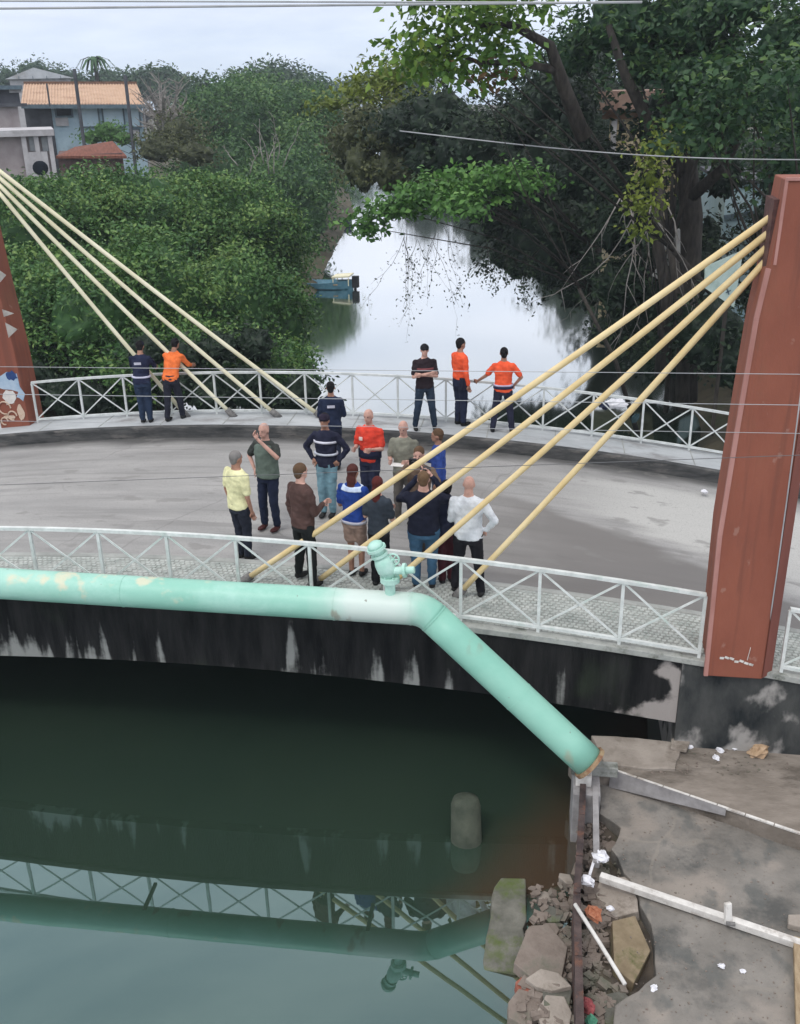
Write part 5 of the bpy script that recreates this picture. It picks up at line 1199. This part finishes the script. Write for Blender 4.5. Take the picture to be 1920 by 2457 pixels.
    for i, (o, el, wr, hd) in enumerate(ARM): hand_geo(hm, wr, hd, (0, 0, 1) if abs(hd.normalized().z) < .7 else (0, 1, 0), .7 if pose != 'down' else .35)
    nv = len(me.vertices); vs = [tuple(v.co) for v in me.vertices]; fs = [tuple(p.vertices) for p in me.polygons]
    vs += hm.v; fs += [tuple(nv+i for i in f) for f in hm.f]
    me3 = bpy.data.meshes.new('body'); me3.from_pydata(vs, [], fs); me3.update(); me3.polygons.foreach_set('use_smooth', [True]*len(fs)); bpy.data.meshes.remove(me)
    link('body', me3, SK, t, world=False)
    for sx in (-1, 1): link('eye', MB().ball(H(.027*sx, .083, .012), (.011, .007, .006), 8, 6).mesh('eye'), EYEM, t, world=False)
    link('mouth', MB().ball(H(0, .087, -.047), (.020, .006, .005), 8, 5).mesh('mouth'), LIPM, t, world=False)
    # shirt
    s_ = MB(); hemz = .86 if sleeve != 'tucked' else .95
    rr_ = [(hemz, .183, .132), (.95, .182, .132), (1.08, .168, .122), (1.25, .184, .128), (1.36, .190, .118), (1.41, .165, .10), (1.445, .115, .08), (1.475, .072, .068)]
    s_.loft([(S(0, .0, zz), (a*w, 0, 0), (0, c*w, 0)) for zz, a, c in rr_], 20)
    for o, el, wr, hd in ARM:
        if sleeve in ('long', 'tucked'): cap_tube(s_, [o, el, el.lerp(wr, .92)], [.062*w, .054, .040])
        elif sleeve == 'short': cap_tube(s_, [o, o.lerp(el, .75)], [.064*w, .062])
        elif sleeve == 'vest': cap_tube(s_, [o-Vector((0, 0, .01))], [.074*w])
    ms = remesh(s_, .015, 5); ms.polygons.foreach_set('use_smooth', [True]*len(ms.polygons))
    link('shirt', wrinkle(ms, .011, x), cloth(shirt), t, world=False)
    if vest:                                   # sleeveless vest over the shirt
        v_ = MB(); v_.loft([(S(0, 0, zz), (a*w*1.09+.004, 0, 0), (0, c*w*1.12+.004, 0)) for zz, a, c in ((.88, .183, .132), (1.08, .170, .122), (1.25, .184, .128), (1.36, .176, .122), (1.415, .135, .092))], 20)
        mv = remesh(v_, .016, 3); link('vest', wrinkle(mv, .008, y), cloth(vest), t, world=False)
    if bands:
        for zz, hh, col in bands:
            q = MB(); q.loft([(S(0, 0, zz), (.198*w, 0, 0), (0, .142*w, 0)), (S(0, 0, zz+hh), (.198*w, 0, 0), (0, .142*w, 0))], 24); link('stripe', q.mesh('stripe', True), cloth(col), t, world=False)
    # trousers
    if not barelegs:
        p_ = MB(); p_.loft([(Vector((0, 0, zz)), (a*w, 0, 0), (0, c*w, 0)) for zz, a, c in ((.80, .155, .12), (.90, .170, .125), (.985, .166, .120))], 18)
        for hip, kn, an in LEG: cap_tube(p_, [hip-Vector((0, 0, .02)), kn, an+Vector((0, 0, .02))], [.100*w, .074, .060])
    else:
        p_ = MB(); p_.loft([(Vector((0, 0, zz)), (a*w, 0, 0), (0, c*w, 0)) for zz, a, c in ((.80, .155, .12), (.90, .172, .127), (.985, .166, .120))], 18)
        for hip, kn, an in LEG: cap_tube(p_, [hip-Vector((0, 0, .02)), hip.lerp(kn, .75)], [.104*w, .088])
    link('shorts' if barelegs else 'trousers', wrinkle(remesh(p_, .016, 4), .010, y), cloth(pants), t, world=False)
    for hip, kn, an in LEG:
        q = MB(); q.ball((an.x, an.y-.01, .05), (.045, .06, .05), 10, 8); q.ball((an.x, an.y+.085, .035), (.047, .10, .036), 12, 8); q.tube([(an.x, an.y+.02, .03), (an.x, an.y+.1, .03)], [.045, .04], 10)
        me_ = remesh(q, .012, 2)
        for v in me_.vertices: v.co.z = max(v.co.z, .002)
        link('shoe', me_, cloth(shoes), t, world=False)
    # hair, cap
    if hair in ('short', 'long', 'bun', 'fringe'):
        q = MB(); q.ball((0, -.018, .042), (.082, .098, .093), 18, 12); q.ball((0, -.055, -.01), (.066, .05, .075), 12, 8)
        if hair == 'long': q.ball((0, -.075, -.09), (.075, .045, .10), 12, 8); q.ball((0, -.085, -.19), (.065, .035, .10), 12, 8)
        if hair == 'bun': q.ball((0, -.13, .05), (.04, .04, .04), 10, 8)
        for v_ in range(len(q.v)): q.v[v_] = tuple(H(*q.v[v_]))
        link('hair', remesh(q, .013, 2), cloth(haircol), t, world=False)
    if hair == 'fringe':
        pass
    if cap:
        q = MB(); q.ball((0, -.004, .052), (.088, .104, .078), 18, 10); q.loft([((0, .09, .052), (.07, 0, 0), (0, .012, 0)), ((0, .165, .040), (.052, 0, 0), (0, .01, 0))], 12)
        q.v = [tuple(H(*v)) for v in q.v]; link('cap', remesh(q, .012, 2), cloth(cap), t, world=False)
    if extra: extra(t, S, H, ARM)
    return t
def feet(px, py, off):
    z = off
    for _ in range(6): q = at_z(px, py, z); z = zd(q.x)+off
    return (q.x, q.y, z)
RO, SW = -.20, .0
NAVY, ORANGE, JEAN = (.014, .018, .045), (.86, .105, .04), (.03, .055, .10)
def ex_bag(t, S, H, A): link('hip_bag', MB().box((.13, -.10, .78), (.22, .06, 1.0)).mesh('hip_bag'), cloth((.012, .014, .03)), t, world=False)
def ex_phone(t, S, H, A):
    p = A[1][2]+A[1][3].normalized()*.08; link('phone', MB().box((p.x-.04, p.y-.01, p.z-.07), (p.x+.04, p.y+.005, p.z+.07)).mesh('phone'), cloth((.01, .01, .012), .3), t, world=False)
def ex_camera(t, S, H, A):
    p = (A[0][2]+A[1][2])/2+Vector((0, .04, .05)); m = MB(); m.box((p.x-.07, p.y-.03, p.z-.045), (p.x+.07, p.y+.03, p.z+.045)); m.tube([(p.x, p.y+.03, p.z), (p.x, p.y+.10, p.z)], .035, 12); link('camera', m.mesh('camera'), cloth((.012, .012, .014), .4), t, world=False)
def ex_paper(t, S, H, A):
    p = A[0][2].lerp(A[1][2], .5)+Vector((0, .06, .0)); link('paper', MB().box((p.x-.10, p.y-.01, p.z-.02), (p.x+.10, p.y+.14, p.z-.015)).mesh('paper'), cloth((.6, .58, .55)), t, world=False)
def ex_backmark(t, S, H, A): link('back_print', MB().box((-.07, -.156, 1.28), (.07, -.150, 1.33)).mesh('back_print'), cloth((.5, .5, .58)), t, world=False)
def ex_chest(t, S, H, A): link('chest_mark', MB().box((.06, .140, 1.24), (.12, .147, 1.30)).mesh('chest_mark'), cloth((.75, .6, .55)), t, world=False)
def ex_shoulders(t, S, H, A): link('white_yoke', remesh(MB().loft([(S(0, 0, 1.36), (.2, 0, 0), (0, .135, 0)), (S(0, 0, 1.435), (.155, 0, 0), (0, .102, 0))], 18), .014, 3), cloth((.55, .65, .85)), t, world=False)
def ex_blackback(t, S, H, A): pass
# at the far railing
person('person in navy uniform with pale waist band leaning on the railing beside the orange jacket', feet(352, 1015, SW), 8, 'lean', 'close', SKIN_M, NAVY, 'long', (.02, .035, .07), 'short', HAIR_K, cap=(.012, .014, .03), lean=.25, bands=[(.99, .035, (.50, .50, .62))], extra=ex_backmark)
person('person in plain orange jacket leaning far over the railing beside the navy one', feet(420, 1008, SW), -10, 'lean', 'step', SKIN_M, (.78, .17, .045), 'long', (.018, .02, .032), 'short', HAIR_K, lean=.45)
def ex_shirt_stripes(t, S, H, A): pass
person('person with arms crossed in black and dusty red striped shirt, wearing a black cap', feet(1020, 1030, SW), 195, 'crossed', 'wide', SKIN_L, (.022, .014, .018), 'short', (.02, .035, .06), 'short', HAIR_K, cap=(.012, .012, .015), bands=[(1.12, .05, (.28, .10, .10)), (1.24, .045, (.20, .06, .065))])
person('person in orange shirt seen from the side with a dark bag on the hip', feet(1103, 1020, SW), -50, ('rail', 'down'), 'close', SKIN_M, ORANGE, 'tucked', (.014, .02, .045), 'short', HAIR_K, shoes=(.012, .012, .012), extra=ex_bag, h=1.80)
person('person in orange shirt, back turned, one hand on the railing behind the top cream cable', feet(1205, 1038, SW), 6, ('rail', 'hip'), 'wide', SKIN_M, ORANGE, 'short', (.018, .02, .04), 'short', HAIR_K, shoes=(.012, .012, .012), bands=[(.93, .05, (.015, .02, .05)), (.985, .03, (.45, .42, .55))])
# standing group on the road
person('person in dark navy jacket, back turned, half hidden behind the striped navy jacket', feet(802, 1128, RO), 10, 'fwd', 'close', SKIN_M, (.014, .022, .05), 'long', (.015, .02, .04), 'short', HAIR_K, extra=ex_backmark, h=1.68)
person('person in navy jacket with two white chest stripes, cap and light blue jeans', feet(790, 1236, RO), 172, ('hip', 'hip'), 'close', SKIN_M, (.016, .018, .038), 'long', (.17, .30, .36), 'short', HAIR_K, cap=(.02, .015, .03), bands=[(1.27, .035, (.62, .62, .70)), (1.07, .03, (.55, .58, .66))], h=1.76)
person('person with thinning hair in bright orange-red shirt with pale trim, arms held forward', feet(892, 1222, RO), 165, 'fwd', 'close', SKIN_L, (.68, .060, .035), 'short', (.02, .025, .055), 'none', HAIR_G, extra=ex_chest, bands=[(.93, .13, (.016, .02, .05))], h=1.76)
person('bald person in grey-green shirt looking down at papers in the hands', feet(972, 1252, RO), 172, 'fwd', 'stand', SKIN_L, (.20, .20, .16), 'short', (.10, .09, .08), 'none', HAIR_G, head_tilt=.25, extra=ex_paper, h=1.74)
person('person in royal blue shirt half hidden by the two upper cream cables', feet(1052, 1262, RO), 95, ('down', 'fwd'), 'close', SKIN_M, (.030, .065, .26), 'long', (.03, .04, .07), 'short', HAIR_BR, h=1.66)
person('stout person in pale yellow short-sleeved shirt, leftmost of the group', feet(585, 1342, RO), -38, ('down', 'down'), 'close', SKIN_M, (.70, .68, .40), 'short', (.018, .022, .035), 'short', HAIR_G, w=1.16, h=1.72)
person('person in grey-green vest over dark sleeves with one arm raised, second from the yellow shirt', feet(652, 1268, RO), 160, ('photo', 'hip'), 'stand', SKIN_L, (.045, .05, .045), 'short', (.012, .018, .042), 'none', HAIR_G, vest=(.115, .15, .125), shoes=(.06, .02, .02), h=1.78, extra=None)
person('person in brown leather jacket and black trousers turned away by the near railing', feet(735, 1398, SW), -40, ('down', 'fwd'), 'wide', SKIN_L, (.075, .042, .036), 'long', (.010, .012, .012), 'short', HAIR_BR, w=1.06, h=1.76)
person('person in bright blue shirt with pale yoke and bare legs, back turned', feet(855, 1382, SW-.02), -15, 'fwd', 'close', SKIN_M, (.016, .050, .24), 'short', (.30, .21, .17), 'long', HAIR_R, w=.98, h=1.68, barelegs=True, bands=[(.87, .04, (.45, .45, .52))], extra=ex_shoulders)
person('person with long dark red hair in black top just left of the big dark-shirted one', feet(912, 1405, SW-.03), -12, 'fwd', 'close', SKIN_L, (.035, .045, .06), 'short', (.010, .010, .012), 'long', (.085, .018, .016), w=.9, h=1.62)
person('person in brown patterned top raising both hands to the face behind the dark-shirted one', feet(1008, 1330, RO), 175, 'photo', 'close', SKIN_L, (.16, .11, .08), 'long', (.04, .035, .03), 'short', HAIR_BR, h=1.74, extra=ex_camera)
person('broad person in black shirt and blue jeans with both arms raised, back to the railing', feet(1018, 1412, SW-.05), 2, 'photo', 'stand', SKIN_L, (.010, .012, .026), 'long', (.045, .11, .19), 'short', (.13, .08, .045), w=1.22, h=1.74, extra=ex_camera)
person('person in maroon trousers mostly hidden between the black and the white shirts', feet(1072, 1400, SW-.05), 20, 'fwd', 'close', SKIN_M, (.020, .024, .05), 'long', (.06, .012, .018), 'short', HAIR_K, h=1.56, w=.9)
person('bald person in loose white shirt and black trousers, rightmost of the group', feet(1122, 1425, SW-.05), -8, ('fwd', 'hip'), 'wide', SKIN_L, (.66, .69, .72), 'long', (.012, .012, .016), 'none', HAIR_G, w=1.10, h=1.74)
